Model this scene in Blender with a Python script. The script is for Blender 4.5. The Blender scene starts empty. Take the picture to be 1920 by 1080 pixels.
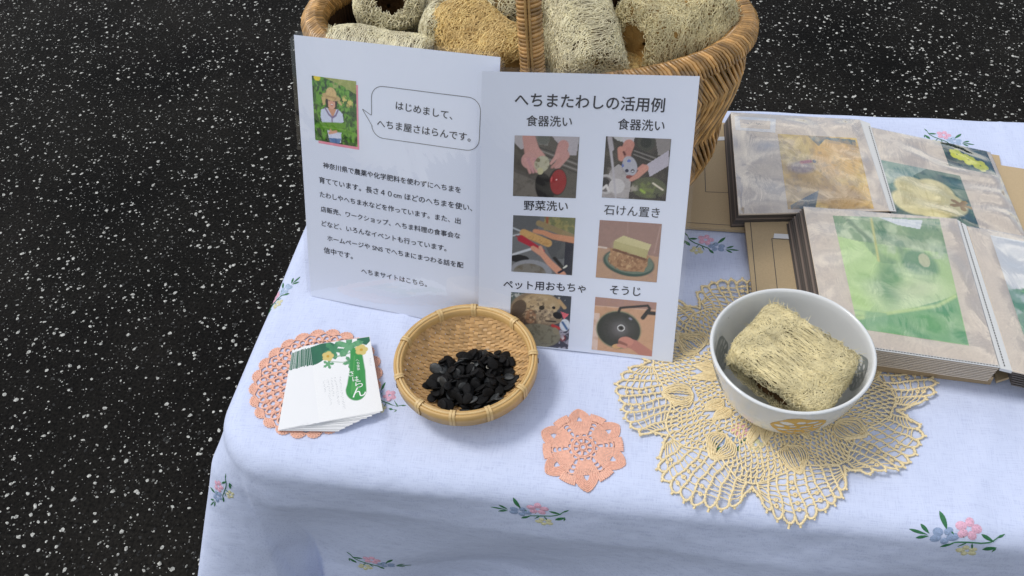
import bpy, math, random
import numpy as np
from mathutils import Matrix, Vector
rng = np.random.default_rng(7)
random.seed(7)
S = bpy.context.scene
C = S.collection
TZ = 0.70                                   # table top height; builders work with z = 0 on the cloth

# ------------------------------------------------------------------ camera, sky, sun, exposure
cam_d = bpy.data.cameras.new('camera'); cam = bpy.data.objects.new('camera', cam_d); C.objects.link(cam)
R = Matrix(((0.9874446777, -0.0682667660, 0.1424522979), (0.1466035864, 0.7318665946, -0.6654913043), (-0.0588251390, 0.6780198642, 0.7326859264)))
cam.matrix_world = Matrix.Translation((0, 0, TZ + 0.63)) @ R.to_4x4()
cam_d.sensor_width = 36; cam_d.lens = 32.513; cam_d.clip_start = 0.02; cam_d.clip_end = 400
S.camera = cam
SUN_EL, SUN_AZ = math.radians(60), math.radians(-80)      # azimuth from +Y towards +X
W = bpy.data.worlds.new('World'); S.world = W; W.use_nodes = True
nt = W.node_tree; nt.nodes.clear()
out = nt.nodes.new('ShaderNodeOutputWorld'); bg = nt.nodes.new('ShaderNodeBackground'); sky = nt.nodes.new('ShaderNodeTexSky')
sky.sky_type = 'NISHITA'; sky.sun_disc = False; sky.sun_elevation = SUN_EL; sky.sun_rotation = SUN_AZ
sky.air_density = 1.0; sky.dust_density = 1.2; sky.ozone_density = 1.0
tcw = nt.nodes.new('ShaderNodeTexCoord'); cn = nt.nodes.new('ShaderNodeTexNoise'); cr = nt.nodes.new('ShaderNodeValToRGB'); mx = nt.nodes.new('ShaderNodeMix')
cn.inputs['Scale'].default_value = 2.6; cn.inputs['Detail'].default_value = 7; cn.inputs['Distortion'].default_value = .3
cr.color_ramp.elements[0].position = .40; cr.color_ramp.elements[1].position = .66
mx.data_type = 'RGBA'; mx.inputs['B'].default_value = (10.2, 9.9, 9.4, 1)
nt.links.new(tcw.outputs['Generated'], cn.inputs['Vector']); nt.links.new(cn.outputs['Fac'], cr.inputs[0])
nt.links.new(cr.outputs[0], mx.inputs['Factor']); nt.links.new(sky.outputs[0], mx.inputs['A']); nt.links.new(mx.outputs['Result'], bg.inputs[0])
nt.links.new(bg.outputs[0], out.inputs[0])
bg.inputs['Strength'].default_value = 0.12
sun_d = bpy.data.lights.new('sun', 'SUN'); sun = bpy.data.objects.new('sun', sun_d); C.objects.link(sun)
sun_d.energy = 1.45; sun_d.angle = math.radians(16); sun_d.color = (1, .97, .92)
sd = Vector((math.sin(SUN_AZ) * math.cos(SUN_EL), math.cos(SUN_AZ) * math.cos(SUN_EL), math.sin(SUN_EL)))
sun.rotation_euler = sd.to_track_quat('Z', 'Y').to_euler(); sun.location = sd * 5
vs = S.view_settings; vs.view_transform = 'Standard'; vs.look = 'None'; vs.gamma = 1; vs.exposure = 0.06; vs.use_curve_mapping = False

# ------------------------------------------------------------------ materials
def srgb(r, g=None, b=None):
    if g is None: r, g, b = r
    f = lambda c: (c / 255 / 12.92) if c / 255 < .04045 else ((c / 255 + .055) / 1.055) ** 2.4
    return (f(r), f(g), f(b))
def mat(name, col, rough=.6, vary=0.0, vscale=60, col2=None, bump=0.0, bscale=400, bdist=.0005, coat=0, spec=.5, sss=0, detail=4, coords='Object'):
    m = bpy.data.materials.new(name); m.use_nodes = True; n = m.node_tree.nodes; l = m.node_tree.links
    p = n['Principled BSDF']; p.inputs['Base Color'].default_value = (*col, 1); p.inputs['Roughness'].default_value = rough
    p.inputs['Coat Weight'].default_value = coat; p.inputs['Specular IOR Level'].default_value = spec
    if sss: p.inputs['Subsurface Weight'].default_value = sss; p.inputs['Subsurface Radius'].default_value = (.003, .002, .001); p.inputs['Subsurface Scale'].default_value = 1
    tc = n.new('ShaderNodeTexCoord')
    if vary or col2:
        t = n.new('ShaderNodeTexNoise'); t.inputs['Scale'].default_value = vscale; t.inputs['Detail'].default_value = detail
        r = n.new('ShaderNodeValToRGB'); r.color_ramp.elements[0].position = .3; r.color_ramp.elements[1].position = .7
        c2 = col2 or tuple(min(1, c * (1 + vary)) for c in col); c1 = tuple(c * (1 - vary) for c in col)
        r.color_ramp.elements[0].color = (*c1, 1); r.color_ramp.elements[1].color = (*c2, 1)
        l.new(tc.outputs[coords], t.inputs['Vector']); l.new(t.outputs['Fac'], r.inputs[0]); l.new(r.outputs[0], p.inputs['Base Color'])
    if bump:
        t = n.new('ShaderNodeTexNoise'); t.inputs['Scale'].default_value = bscale; t.inputs['Detail'].default_value = 3
        b = n.new('ShaderNodeBump'); b.inputs['Strength'].default_value = bump; b.inputs['Distance'].default_value = bdist
        l.new(tc.outputs[coords], t.inputs['Vector']); l.new(t.outputs['Fac'], b.inputs['Height']); l.new(b.outputs[0], p.inputs['Normal'])
    return m
def vary_by_object(m, amt=.25):
    n = m.node_tree.nodes; l = m.node_tree.links; p = n['Principled BSDF']
    oi = n.new('ShaderNodeObjectInfo'); mr = n.new('ShaderNodeMapRange'); mr.inputs['To Min'].default_value = 1 - amt; mr.inputs['To Max'].default_value = 1 + amt
    hs = n.new('ShaderNodeHueSaturation'); l.new(oi.outputs['Random'], mr.inputs[0]); l.new(mr.outputs[0], hs.inputs['Value'])
    lk = [k for k in l if k.to_socket == p.inputs['Base Color']]
    if lk: src = lk[0].from_socket; l.new(src, hs.inputs['Color'])
    else: hs.inputs['Color'].default_value = p.inputs['Base Color'].default_value
    l.new(hs.outputs[0], p.inputs['Base Color']); return m
def print_mat(name='printed_ink_photo', rough=.55):
    m = bpy.data.materials.new(name); m.use_nodes = True; n = m.node_tree.nodes
    a = n.new('ShaderNodeAttribute'); a.attribute_name = 'ink'; p = n['Principled BSDF']; p.inputs['Roughness'].default_value = rough
    m.node_tree.links.new(a.outputs['Color'], p.inputs['Base Color']); return m
def film_mat(name, lo, hi, rough, bstr, bscale, tint=(1, 1, 1), stretch=(1, 1, 1), dist=.002):
    m = bpy.data.materials.new(name); m.use_nodes = True; n = m.node_tree.nodes; l = m.node_tree.links; n.clear()
    o = n.new('ShaderNodeOutputMaterial'); mix = n.new('ShaderNodeMixShader'); tr = n.new('ShaderNodeBsdfTransparent'); gl = n.new('ShaderNodeBsdfGlossy')
    tr.inputs[0].default_value = (*tint, 1); gl.inputs['Roughness'].default_value = rough
    lw = n.new('ShaderNodeLayerWeight'); lw.inputs['Blend'].default_value = .5; mr = n.new('ShaderNodeMapRange')
    mr.inputs['To Min'].default_value = lo; mr.inputs['To Max'].default_value = hi
    t = n.new('ShaderNodeTexNoise'); t.inputs['Scale'].default_value = bscale; t.inputs['Detail'].default_value = 3; t.inputs['Distortion'].default_value = 1.2
    b = n.new('ShaderNodeBump'); b.inputs['Strength'].default_value = bstr; b.inputs['Distance'].default_value = dist
    tc = n.new('ShaderNodeTexCoord'); mp = n.new('ShaderNodeMapping'); mp.inputs['Scale'].default_value = stretch
    l.new(tc.outputs['Object'], mp.inputs[0]); l.new(mp.outputs[0], t.inputs['Vector']); l.new(t.outputs['Fac'], b.inputs['Height'])
    l.new(b.outputs[0], gl.inputs['Normal'])
    l.new(lw.outputs['Facing'], mr.inputs[0]); l.new(mr.outputs[0], mix.inputs[0]); l.new(tr.outputs[0], mix.inputs[1]); l.new(gl.outputs[0], mix.inputs[2]); l.new(mix.outputs[0], o.inputs[0])
    return m
M = {}
M['paper'] = mat('white_paper', (.77, .82, .95), .5)
M['card'] = mat('card_stock', (.79, .80, .81), .6, bump=.1, bscale=900)
M['ink'] = mat('black_ink', (.012, .012, .025), .5)
M['white_ink'] = mat('white_ink', (.85, .87, .85), .5)
M['grey_ink'] = mat('grey_ink', (.25, .27, .3), .5)
M['line_ink'] = mat('outline_ink', (.12, .12, .13), .5)
M['print'] = print_mat()
M['film'] = film_mat('laminate_film', .022, .30, .03, .22, 14, stretch=(1, 1, .45), dist=.004)
M['sleeve'] = film_mat('album_sleeve_film', .10, .75, .11, .5, 38, stretch=(1, .45, 1), dist=.003)
M['cane'] = vary_by_object(mat('honey_brown_cane', (.47, .27, .095), .28, .35, 90, spec=.7, bump=.2, bscale=500), .45)
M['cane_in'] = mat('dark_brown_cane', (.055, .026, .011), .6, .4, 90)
M['cane_light'] = mat('pale_cane_strip', (.42, .25, .09), .45, .2, 90)
M['bamboo'] = vary_by_object(mat('woven_bamboo_strip', (.56, .34, .14), .5, .2, 120, bump=.15, bscale=900), .16)
M['bamboo_rim'] = mat('bamboo_rim_band', (.58, .37, .14), .4, .14, 60, bump=.2, bscale=400)
M['bamboo_pale'] = mat('pale_bamboo_binding', (.68, .48, .22), .42, .1, 150)
M['seed'] = vary_by_object(mat('black_seed_shell', (.0045, .0045, .005), .75, .4, 500, spec=.25, bump=.4, bscale=900), .5)
M['seed_grey'] = vary_by_object(mat('grey_seed_shell', (.028, .031, .032), .5, .6, 400, bump=.4, bscale=900), .4)
M['seed_tip'] = mat('whitish_seed_tip', (.4, .38, .33), .6)
M['porcelain'] = mat('glazed_porcelain', (.74, .76, .76), .16, .015, 30, coat=.4)
M['glaze_yellow'] = mat('ochre_glaze', (.68, .40, .055), .3, .12, 120)
M['glaze_grey'] = mat('grey_glaze', (.26, .29, .28), .3, .1, 120)
M['pink'] = mat('salmon_cotton_thread', (.92, .52, .39), .85, .12, 500, bump=.7, bscale=1600, bdist=.0006)
M['yellow'] = mat('pale_yellow_cotton_thread', (.90, .74, .44), .85, .12, 500, bump=.7, bscale=1600, bdist=.0006)
M['kraft'] = mat('kraft_board', (.50, .38, .225), .8, .06, 900, bump=.15, bscale=1500)
M['kraft_edge'] = mat('kraft_board_edge', (.34, .25, .15), .85)
M['page'] = mat('grey_brown_album_page', (.74, .64, .52), .6, .05, 500)
M['page_edge'] = mat('dark_album_page', (.10, .085, .075), .6)
M['page_side'] = mat('beige_page_edge', (.24, .19, .16), .6)
M['hinge'] = mat('milky_plastic_hinge', (.62, .63, .62), .3)
M['dot'] = mat('dark_perforation', (.06, .06, .06), .6)
M['metal'] = mat('grey_painted_steel', (.2, .2, .21), .4)
M['board'] = mat('white_table_board', (.6, .6, .58), .5, .05)
def emb(n, c): M[n] = mat(n, c, .6, .22, 900, bump=.9, bscale=1500, bdist=.0006)
emb('pink_floss', (.80, .46, .60)); emb('blue_floss', (.30, .40, .60)); emb('yellow_floss', (.68, .66, .42)); emb('green_floss', (.03, .17, .065))
emb('pale_blue_floss', (.40, .52, .70))

# ------------------------------------------------------------------ helpers
def link(o, parent=None):
    C.objects.link(o)
    if parent is not None: o.parent = parent
    return o
def mk(name, verts, faces, m, parent=None, smooth=True, mi=None):
    me = bpy.data.meshes.new(name)
    v = np.asarray(verts, dtype=np.float32).reshape(-1, 3)
    me.vertices.add(len(v)); me.vertices.foreach_set('co', v.ravel())
    if isinstance(faces, np.ndarray):
        k = faces.shape[1]; idx = faces.astype(np.int32).ravel(); tot = np.full(len(faces), k, np.int32)
    else:
        tot = np.array([len(f) for f in faces], np.int32); idx = np.array([i for f in faces for i in f], np.int32)
    me.loops.add(len(idx)); me.loops.foreach_set('vertex_index', idx)
    me.polygons.add(len(tot)); me.polygons.foreach_set('loop_start', np.concatenate([[0], np.cumsum(tot)[:-1]]).astype(np.int32))
    me.polygons.foreach_set('loop_total', tot)
    for mm in (m if isinstance(m, (list, tuple)) else [m]): me.materials.append(mm)
    if mi is not None: me.polygons.foreach_set('material_index', np.asarray(mi, np.int32))
    me.polygons.foreach_set('use_smooth', np.full(len(tot), smooth, bool))
    me.update(); me.validate()
    o = bpy.data.objects.new(name, me); return link(o, parent)
def tag(o, label=None, cat=None, group=None, kind=None):
    if label: o['label'] = label
    if cat: o['category'] = cat
    if group: o['group'] = group
    if kind: o['kind'] = kind
    return o
def thing(name, label, cat, loc=(0, 0, 0), group=None):
    o = bpy.data.objects.new(name, None); C.objects.link(o); o.location = (loc[0], loc[1], loc[2] + TZ); o.empty_display_size = .02
    bpy.context.view_layer.update
    return tag(o, label, cat, group)
class MB:
    def __init__(s): s.v = []; s.f = []; s.m = []; s.n = 0
    def add(s, v, f, mi=0):
        v = np.asarray(v, float).reshape(-1, 3); s.v.append(v); s.f += [tuple(int(i) + s.n for i in q) for q in f]; s.m += [mi] * len(f); s.n += len(v)
    def box(s, c, h, rot=None, mi=0):
        v = np.array([[x, y, z] for x in (-1, 1) for y in (-1, 1) for z in (-1, 1)], float) * np.array(h)
        if rot is not None: v = v @ np.array(rot).T
        s.add(v + np.array(c), [(0, 1, 3, 2), (4, 6, 7, 5), (0, 4, 5, 1), (2, 3, 7, 6), (0, 2, 6, 4), (1, 5, 7, 3)], mi)
    def slab(s, q, z0, z1, mi=0):          # quad corners (x,y) or (x,y,z offset) extruded from z0 to z1
        n = len(q); a = [(p[0], p[1], z0 + (p[2] if len(p) > 2 else 0)) for p in q]; b = [(p[0], p[1], z1 + (p[2] if len(p) > 2 else 0)) for p in q]
        s.add(a + b, [tuple(range(n))[::-1], tuple(range(n, 2 * n))] + [(i, (i + 1) % n, (i + 1) % n + n, i + n) for i in range(n)], mi)
    def build(s, name, m, parent=None, smooth=False): return mk(name, np.concatenate(s.v), s.f, m, parent, smooth, s.m)
def tubes_arr(P, rad, sides=3, flat=1.0, up=None):
    """P (N,K,3) centre lines, rad scalar / (N,) / (N,K) -> verts, quad faces (open tubes)."""
    P = np.asarray(P, float)
    if P.ndim == 2: P = P[None]
    N, K, _ = P.shape
    T = np.gradient(P, axis=1); T /= np.linalg.norm(T, axis=2, keepdims=True) + 1e-12
    U = np.array([.31, .17, .93]) if up is None else np.asarray(up, float)
    U = np.broadcast_to(U, P.shape)
    A = np.cross(T, U); A /= np.linalg.norm(A, axis=2, keepdims=True) + 1e-12; B = np.cross(A, T)
    rad = np.asarray(rad, float)
    if rad.ndim == 0: rad = np.full((N, K), float(rad))
    elif rad.ndim == 1: rad = np.repeat(rad[:, None], K, 1)
    a = np.arange(sides) / sides * 2 * math.pi + .4
    V = P[:, :, None] + rad[:, :, None, None] * (np.cos(a)[None, None, :, None] * A[:, :, None] + flat * np.sin(a)[None, None, :, None] * B[:, :, None])
    i = np.arange(N)[:, None, None] * K * sides + np.arange(K - 1)[None, :, None] * sides; j = np.arange(sides)[None, None, :]; j2 = (j + 1) % sides
    F = np.stack([i + j, i + j2, i + sides + j2, i + sides + j], -1).reshape(-1, 4)
    return V.reshape(-1, 3), F
def resample(pts, K):
    pts = np.asarray(pts, float); d = np.concatenate([[0], np.cumsum(np.linalg.norm(np.diff(pts, axis=0), axis=1))])
    t = np.linspace(0, d[-1], K); return np.stack([np.interp(t, d, pts[:, k]) for k in range(pts.shape[1])], 1)
class Threads:                                # collects polylines of thread
    def __init__(s): s.V = []; s.F = []; s.n = 0
    def add(s, P, rad, sides=4, flat=.8):
        v, f = tubes_arr(P, rad, sides, flat, up=(0, 0, 1)); s.V.append(v); s.F.append(f + s.n); s.n += len(v)
    def build(s, name, m, parent): return mk(name, np.concatenate(s.V), np.concatenate(s.F), m, parent)
def grid_faces(nu, nv, wrapu=False, wrapv=False):
    iu = np.arange(nu if wrapu else nu - 1)[:, None]; iv = np.arange(nv if wrapv else nv - 1)[None]
    a = iu * nv + iv; b = ((iu + 1) % nu) * nv + iv; c = ((iu + 1) % nu) * nv + (iv + 1) % nv; d = iu * nv + (iv + 1) % nv
    return np.stack([a, b, c, d], -1).reshape(-1, 4)
def lathe(prof, n=64, a0=0):
    p = np.asarray(prof, float); a = np.arange(n) / n * 2 * math.pi + a0
    V = np.stack([np.cos(a)[:, None] * p[None, :, 0], np.sin(a)[:, None] * p[None, :, 0], np.repeat(p[None, :, 1], n, 0)], -1)
    return V.reshape(-1, 3), grid_faces(n, len(p), wrapu=True)

# ------------------------------------------------------------------ printing: pictures as coloured meshes, lettering from the font
class Pic:
    def __init__(s, w, h, base, seed=1):
        s.w, s.h = w, h; s.y, s.x = np.mgrid[0:1:h * 1j, 0:1:w * 1j]; s.r = np.random.default_rng(seed)
        s.a = np.zeros((h, w, 3)); s.a[:] = srgb(base)
    def put(s, m, c, op=1):
        m = np.clip(m, 0, 1)[..., None] * op; s.a = s.a * (1 - m) + np.array(srgb(c)) * m
    def noise(s, f, seed=0):
        r = np.random.default_rng(seed); out = 0; amp = 1
        for k in range(3):
            n = max(2, int(f * 2 ** k)); g = r.random((n + 1, n + 1)); xi = s.x * n; yi = s.y * n; x0 = np.minimum(xi.astype(int), n - 1); y0 = np.minimum(yi.astype(int), n - 1); fx = xi - x0; fy = yi - y0
            fx = fx * fx * (3 - 2 * fx); fy = fy * fy * (3 - 2 * fy)
            out = out + amp * ((g[y0, x0] * (1 - fx) + g[y0, x0 + 1] * fx) * (1 - fy) + (g[y0 + 1, x0] * (1 - fx) + g[y0 + 1, x0 + 1] * fx) * fy); amp *= .55
        return out / 1.85
    def mottle(s, f, c, lo=.5, hi=.7, seed=0, op=1, m=1): s.put(np.clip((s.noise(f, seed) - lo) / (hi - lo), 0, 1) * m, c, op)
    def emask(s, cx, cy, rx, ry, rot=0, soft=.06):
        c, q = math.cos(rot), math.sin(rot); X = (s.x - cx) * c + (s.y - cy) * q; Y = -(s.x - cx) * q + (s.y - cy) * c
        return np.clip((1 - np.hypot(X / rx, Y / ry)) / soft, 0, 1)
    def ell(s, cx, cy, rx, ry, c, rot=0, soft=.08, op=1): s.put(s.emask(cx, cy, rx, ry, rot, soft), c, op)
    def line(s, pts, w, c, op=1, w2=None):
        d = np.full(s.x.shape, 9.); ww = w if w2 is None else None; n = len(pts) - 1
        for i in range(n):
            (x0, y0), (x1, y1) = pts[i], pts[i + 1]; dx, dy = x1 - x0, y1 - y0
            t = np.clip(((s.x - x0) * dx + (s.y - y0) * dy) / (dx * dx + dy * dy + 1e-9), 0, 1); wi = w if w2 is None else w + (w2 - w) * (i + t) / n
            d = np.minimum(d, np.hypot(s.x - x0 - t * dx, s.y - y0 - t * dy) - wi)
        s.put(np.clip(.5 - d / .016, 0, 1), c, op)
    def poly(s, pts, c, op=1):
        ins = np.zeros(s.x.shape, bool); n = len(pts)
        for i in range(n):
            (x0, y0), (x1, y1) = pts[i], pts[(i + 1) % n]
            cond = (y0 > s.y) != (y1 > s.y); ins ^= cond & (s.x < (x1 - x0) * (s.y - y0) / (y1 - y0 + 1e-12) + x0)
        s.put(ins.astype(float), c, op)
    def grain(s, a=.05): s.a = np.clip(s.a * (1 + a * s.r.standard_normal(s.a.shape[:2])[..., None]), 0, 1)
def print_picture(name, pic, surf, u0, v0, u1, v1, parent, off=.00018, m=None):
    """surf(u,v)->(point, normal); picture spans u0..u1, v0 (top) .. v1 (bottom)"""
    h, w = pic.x.shape; u = u0 + (u1 - u0) * pic.x; v = v0 + (v1 - v0) * pic.y
    P, Nn = surf(u, v); V = (P + Nn * off).reshape(-1, 3); o = mk(name, V, grid_faces(h, w)[:, ::-1].copy(), m or M['print'], parent)
    at = o.data.attributes.new('ink', 'FLOAT_COLOR', 'POINT'); at.data.foreach_set('color', np.concatenate([pic.a.reshape(-1, 3), np.ones((h * w, 1))], 1).astype(np.float32).ravel())
    return o
def quad_surf(BL, BR, TL, TR, bow=0.0, wave=0.0):
    BL, BR, TL, TR = [np.array(p, float) for p in (BL, BR, TL, TR)]
    n = np.cross(BR - BL, TL - BL); n /= np.linalg.norm(n)
    def f(u, v):
        u = np.asarray(u, float)[..., None]; v = np.asarray(v, float)[..., None]
        P = (1 - u) * ((1 - v) * BL + v * TL) + u * ((1 - v) * BR + v * TR)
        P = P + n * (bow * np.sin(np.pi * np.clip(u, 0, 1)) * np.sin(np.pi * np.clip(v, 0, 1)) + wave * np.sin(9 * u + 4 * v) * np.sin(5 * v + 1))
        return P, np.broadcast_to(n, P.shape)
    return f
def text_mesh(body, bold=0.0):
    c = bpy.data.curves.new('lettering', 'FONT'); c.body = body; c.offset = bold; c.resolution_u = 3
    o = bpy.data.objects.new('lettering', c); C.objects.link(o); dg = bpy.context.evaluated_depsgraph_get()
    me = bpy.data.meshes.new_from_object(o.evaluated_get(dg)); v = np.zeros(len(me.vertices) * 3, np.float32); me.vertices.foreach_get('co', v)
    f = [tuple(p.vertices) for p in me.polygons]; bpy.data.objects.remove(o); bpy.data.curves.remove(c); bpy.data.meshes.remove(me)
    return v.reshape(-1, 3).astype(float), f
def lettering(mb, body, surf, p0, p1, dims, bold=0.0, off=.0002, hscale=1.0, mi=0):
    """text set so that it runs from p0 to p1 (centre line, in uv); dims = sheet size in m"""
    v, f = text_mesh(body, 0.0); x0, x1 = v[:, 0].min(), v[:, 0].max(); yc = .37
    D = np.array(dims); a = np.array(p0) * D; b = np.array(p1) * D; e = b - a; L = np.linalg.norm(e); e /= L; q = np.array([-e[1], e[0]]); s = L / (x1 - x0)
    loc = a + np.outer((v[:, 0] - x0) * s, e) + np.outer((v[:, 1] - yc) * s * hscale, q)
    for k, (ox, oy) in enumerate([(0, 0)] + ([(bold, 0), (-bold, 0), (0, bold), (0, -bold)] if bold > 0 else [])):
        l2 = loc + (e * ox + q * oy) * s; P, N = surf(l2[:, 0] / D[0], l2[:, 1] / D[1]); mb.add(P + N * (off + k * .000006), f, mi)
def stroke(mb, pts, surf, dims, w, off=.0002, mi=0, closed=False):
    p = np.array(pts, float) * np.array(dims)
    if closed: p = resample(np.vstack([p, p[:1]]), 260)
    t = np.gradient(p, axis=0); t /= np.linalg.norm(t, axis=1, keepdims=True) + 1e-12; q = np.stack([-t[:, 1], t[:, 0]], 1) * w / 2
    a = (p + q) / np.array(dims); b = (p - q) / np.array(dims)
    Pa, N = surf(a[:, 0], a[:, 1]); Pb, _ = surf(b[:, 0], b[:, 1]); n = len(p)
    mb.add(np.concatenate([Pa + N * off, Pb + N * off]), [(i, i + n, i + n + 1, i + 1) for i in range(n - 1)], mi)

# ------------------------------------------------------------------ ground
def asphalt_mat():
    m = mat('black_asphalt', (.010, .010, .010), .9, spec=.12); n = m.node_tree.nodes; l = m.node_tree.links; p = n['Principled BSDF']
    tc = n.new('ShaderNodeTexCoord')
    def noise(sc, d=4): t = n.new('ShaderNodeTexNoise'); t.inputs['Scale'].default_value = sc; t.inputs['Detail'].default_value = d; l.new(tc.outputs['Object'], t.inputs['Vector']); return t
    a = noise(3, 5); b = noise(170, 5); mixf = n.new('ShaderNodeMath'); mixf.operation = 'MULTIPLY'; l.new(a.outputs['Fac'], mixf.inputs[0]); l.new(b.outputs['Fac'], mixf.inputs[1])
    r = n.new('ShaderNodeValToRGB'); r.color_ramp.elements[0].position = .16; r.color_ramp.elements[0].color = (.0022, .0020, .0018, 1); r.color_ramp.elements[1].position = .42; r.color_ramp.elements[1].color = (.017, .0155, .013, 1)
    l.new(mixf.outputs[0], r.inputs[0])
    v = n.new('ShaderNodeTexVoronoi'); v.inputs['Scale'].default_value = 150; l.new(tc.outputs['Object'], v.inputs['Vector'])
    s = n.new('ShaderNodeSeparateColor'); l.new(v.outputs['Color'], s.inputs[0]); g1 = n.new('ShaderNodeMath'); g1.operation = 'GREATER_THAN'; g1.inputs[1].default_value = .93; l.new(s.outputs[0], g1.inputs[0])
    g2 = n.new('ShaderNodeMath'); g2.operation = 'LESS_THAN'; g2.inputs[1].default_value = .22; l.new(v.outputs['Distance'], g2.inputs[0])
    gm = n.new('ShaderNodeMath'); gm.operation = 'MULTIPLY'; l.new(g1.outputs[0], gm.inputs[0]); l.new(g2.outputs[0], gm.inputs[1])
    mc = n.new('ShaderNodeMix'); mc.data_type = 'RGBA'; mc.inputs['B'].default_value = (.16, .16, .15, 1); l.new(gm.outputs[0], mc.inputs['Factor']); l.new(r.outputs[0], mc.inputs['A']); l.new(mc.outputs['Result'], p.inputs['Base Color'])
    bp = n.new('ShaderNodeBump'); bp.inputs['Strength'].default_value = .9; bp.inputs['Distance'].default_value = .004; l.new(b.outputs['Fac'], bp.inputs['Height']); l.new(bp.outputs[0], p.inputs['Normal'])
    return m
M['asphalt'] = asphalt_mat()
g = mk('asphalt_ground', [(-120, -120, 0), (120, -120, 0), (120, 120, 0), (-120, 120, 0)], [(0, 1, 2, 3)], M['asphalt'], None, False); tag(g, kind='structure')
def chips(name, N, lo, hi, m, label):
    x = rng.uniform(-3.2, 2.6, N); y = rng.uniform(-.6, 4.6, N); r = lo + (hi - lo) * rng.random(N) ** 4.0
    oc = np.array([(1, 0, 0), (.35, .85, 0), (-.6, .65, 0), (-1, -.1, 0), (-.4, -.8, 0), (.6, -.7, 0), (.1, 0, .7), (0, 0, -.6)])
    of = np.array([(i, (i + 1) % 6, 6) for i in range(6)] + [((i + 1) % 6, i, 7) for i in range(6)])
    a = rng.uniform(0, 6.28, N); sq = rng.uniform(.7, 1, N); V = oc[None] * (1 + .2 * rng.standard_normal((N, 8, 1)).clip(-1.5, 1.5))
    vx = V[..., 0] * r[:, None]; vy = V[..., 1] * (r * sq)[:, None]; vz = V[..., 2] * r[:, None] * .55
    X = vx * np.cos(a)[:, None] - vy * np.sin(a)[:, None] + x[:, None]; Y = vx * np.sin(a)[:, None] + vy * np.cos(a)[:, None] + y[:, None]
    F = (of[None] + (np.arange(N) * 8)[:, None, None]).reshape(-1, 3)
    o = mk(name, np.stack([X, Y, vz + r[:, None] * .1], -1).reshape(-1, 3), F, m, None, False); tag(o, label, 'stone chips', kind='stuff')
chips('stone_chips', 110000, .0009, .0048, mat('pale_stone', (.44, .44, .405), .7, .6, 260), 'white stone chips set all over the black asphalt')
chips('grey_grit', 90000, .0008, .0030, mat('grey_stone', (.10, .10, .09), .8, .6, 260), 'tiny grey grit all over the black asphalt')
chips('dark_gravel', 60000, .0015, .0045, mat('dark_stone', (.011, .011, .010), .8, .6, 40), 'small dark stones set in the rough black asphalt')

# ------------------------------------------------------------------ table and tablecloth
X0, X1, Y0, Y1 = -.351, .95, .362, .872
tb = thing('folding_table', 'low table hidden under the white embroidered cloth', 'table', (.3, .617, -TZ))
mb = MB(); mb.box((0, 0, TZ - .021), (.62, .235, .014)); mb.build('tabletop', M['board'], tb)
for sx in (-1, 1):
    for sy in (-1, 1):
        v, f = tubes_arr([[(sx * .56, sy * .15, 0), (sx * .56, sy * .15, TZ - .035)]], .014, 10); mk('leg', v, f, M['metal'], tb)
RC, RB = .036, .020
def cloth(u, v):
    u = np.asarray(u, float); v = np.asarray(v, float)
    ins = RC + RB
    qx = np.clip(u, X0 + ins, X1 - ins); qy = np.clip(v, Y0 + ins, Y1 - ins)
    dx, dy = u - qx, v - qy; d = np.hypot(dx, dy); nx = dx / (d + 1e-9); ny = dy / (d + 1e-9)
    s = d - RC; a = np.clip(s / RB, 0, math.pi / 2)
    drop = np.maximum(s - RB * math.pi / 2, 0)
    corner = np.clip(np.minimum(np.abs(nx), np.abs(ny)) * 2.2, 0, 1)
    per = u * 1.0 * (np.abs(ny) > .5) + v * (np.abs(nx) >= .5)
    fl = np.minimum(drop, .35)
    ang = np.arctan2(-ny, -nx)                               # 0 = left, pi/2 = front
    flare = .07 * fl + .10 * fl * np.clip(1.1 - ang, 0, 1) * (nx < -.1) + .24 * fl * np.exp(-((ang - .50) / .30) ** 2) + .009 * np.clip(drop / .03, 0, 1) * np.exp(-((ang - .45) / .5) ** 2) + fl * (.05 * np.sin(per * 17 + 1) + .05 * np.sin(per * 9.0 + drop * 6)) * (1 - corner)
    flare -= .05 * fl * np.exp(-((ang - 1.25) / .25) ** 2) + .22 * np.clip(fl - .045, 0, .14) * (ny < -.5) * np.clip((ang - .9) / .6, 0, 1)
    h = np.where(s < 0, d, RC + RB * np.sin(a)) + flare
    z = -np.where(s > 0, RB * (1 - np.cos(a)), 0) - drop * .99
    x = qx + nx * h; y = qy + ny * h
    # gentle unevenness of the lying cloth, creases from folding
    w = np.clip(1 - d / .2, 0, 1)
    z = z + w * (.0006 * np.sin(u * 37 + 3 * np.sin(v * 13)) * np.sin(v * 29 + 1) + .0005 * np.sin(u * 71 + v * 43))
    cr1 = np.exp(-((u + .203 + .1 * (v - .4)) / .003) ** 2) + np.exp(-((u - .36) / .003) ** 2)
    z = z + .0013 * cr1 * (s < 0.01)
    z = z + .0016 * np.exp(-((u - .262 - .35 * (v - .42)) / .007) ** 2) * np.exp(-((v - .42) / .07) ** 2) + .0012 * np.exp(-((u - .335 - .5 * (v - .42)) / .010) ** 2) * np.exp(-((v - .44) / .08) ** 2)
    z = z + .0010 * np.exp(-((v - .395 + .05 * (u + .2)) / .004) ** 2) * np.exp(-((u + .12) / .10) ** 2)
    # sag and ripple of the front edge
    z = z - .006 * np.exp(-((v - Y0) / .035) ** 2) * (.5 + .5 * np.sin(u * 6.1 + 2.2)) + .004 * np.exp(-((u - .245) / .02) ** 2) * np.exp(-((v - Y0) / .03) ** 2)
    y = y + np.where(ny < -.5, fl * .06 * np.sin(per * 23 + drop * 21), 0)
    P = np.stack([x, y, z], -1); return P
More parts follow.
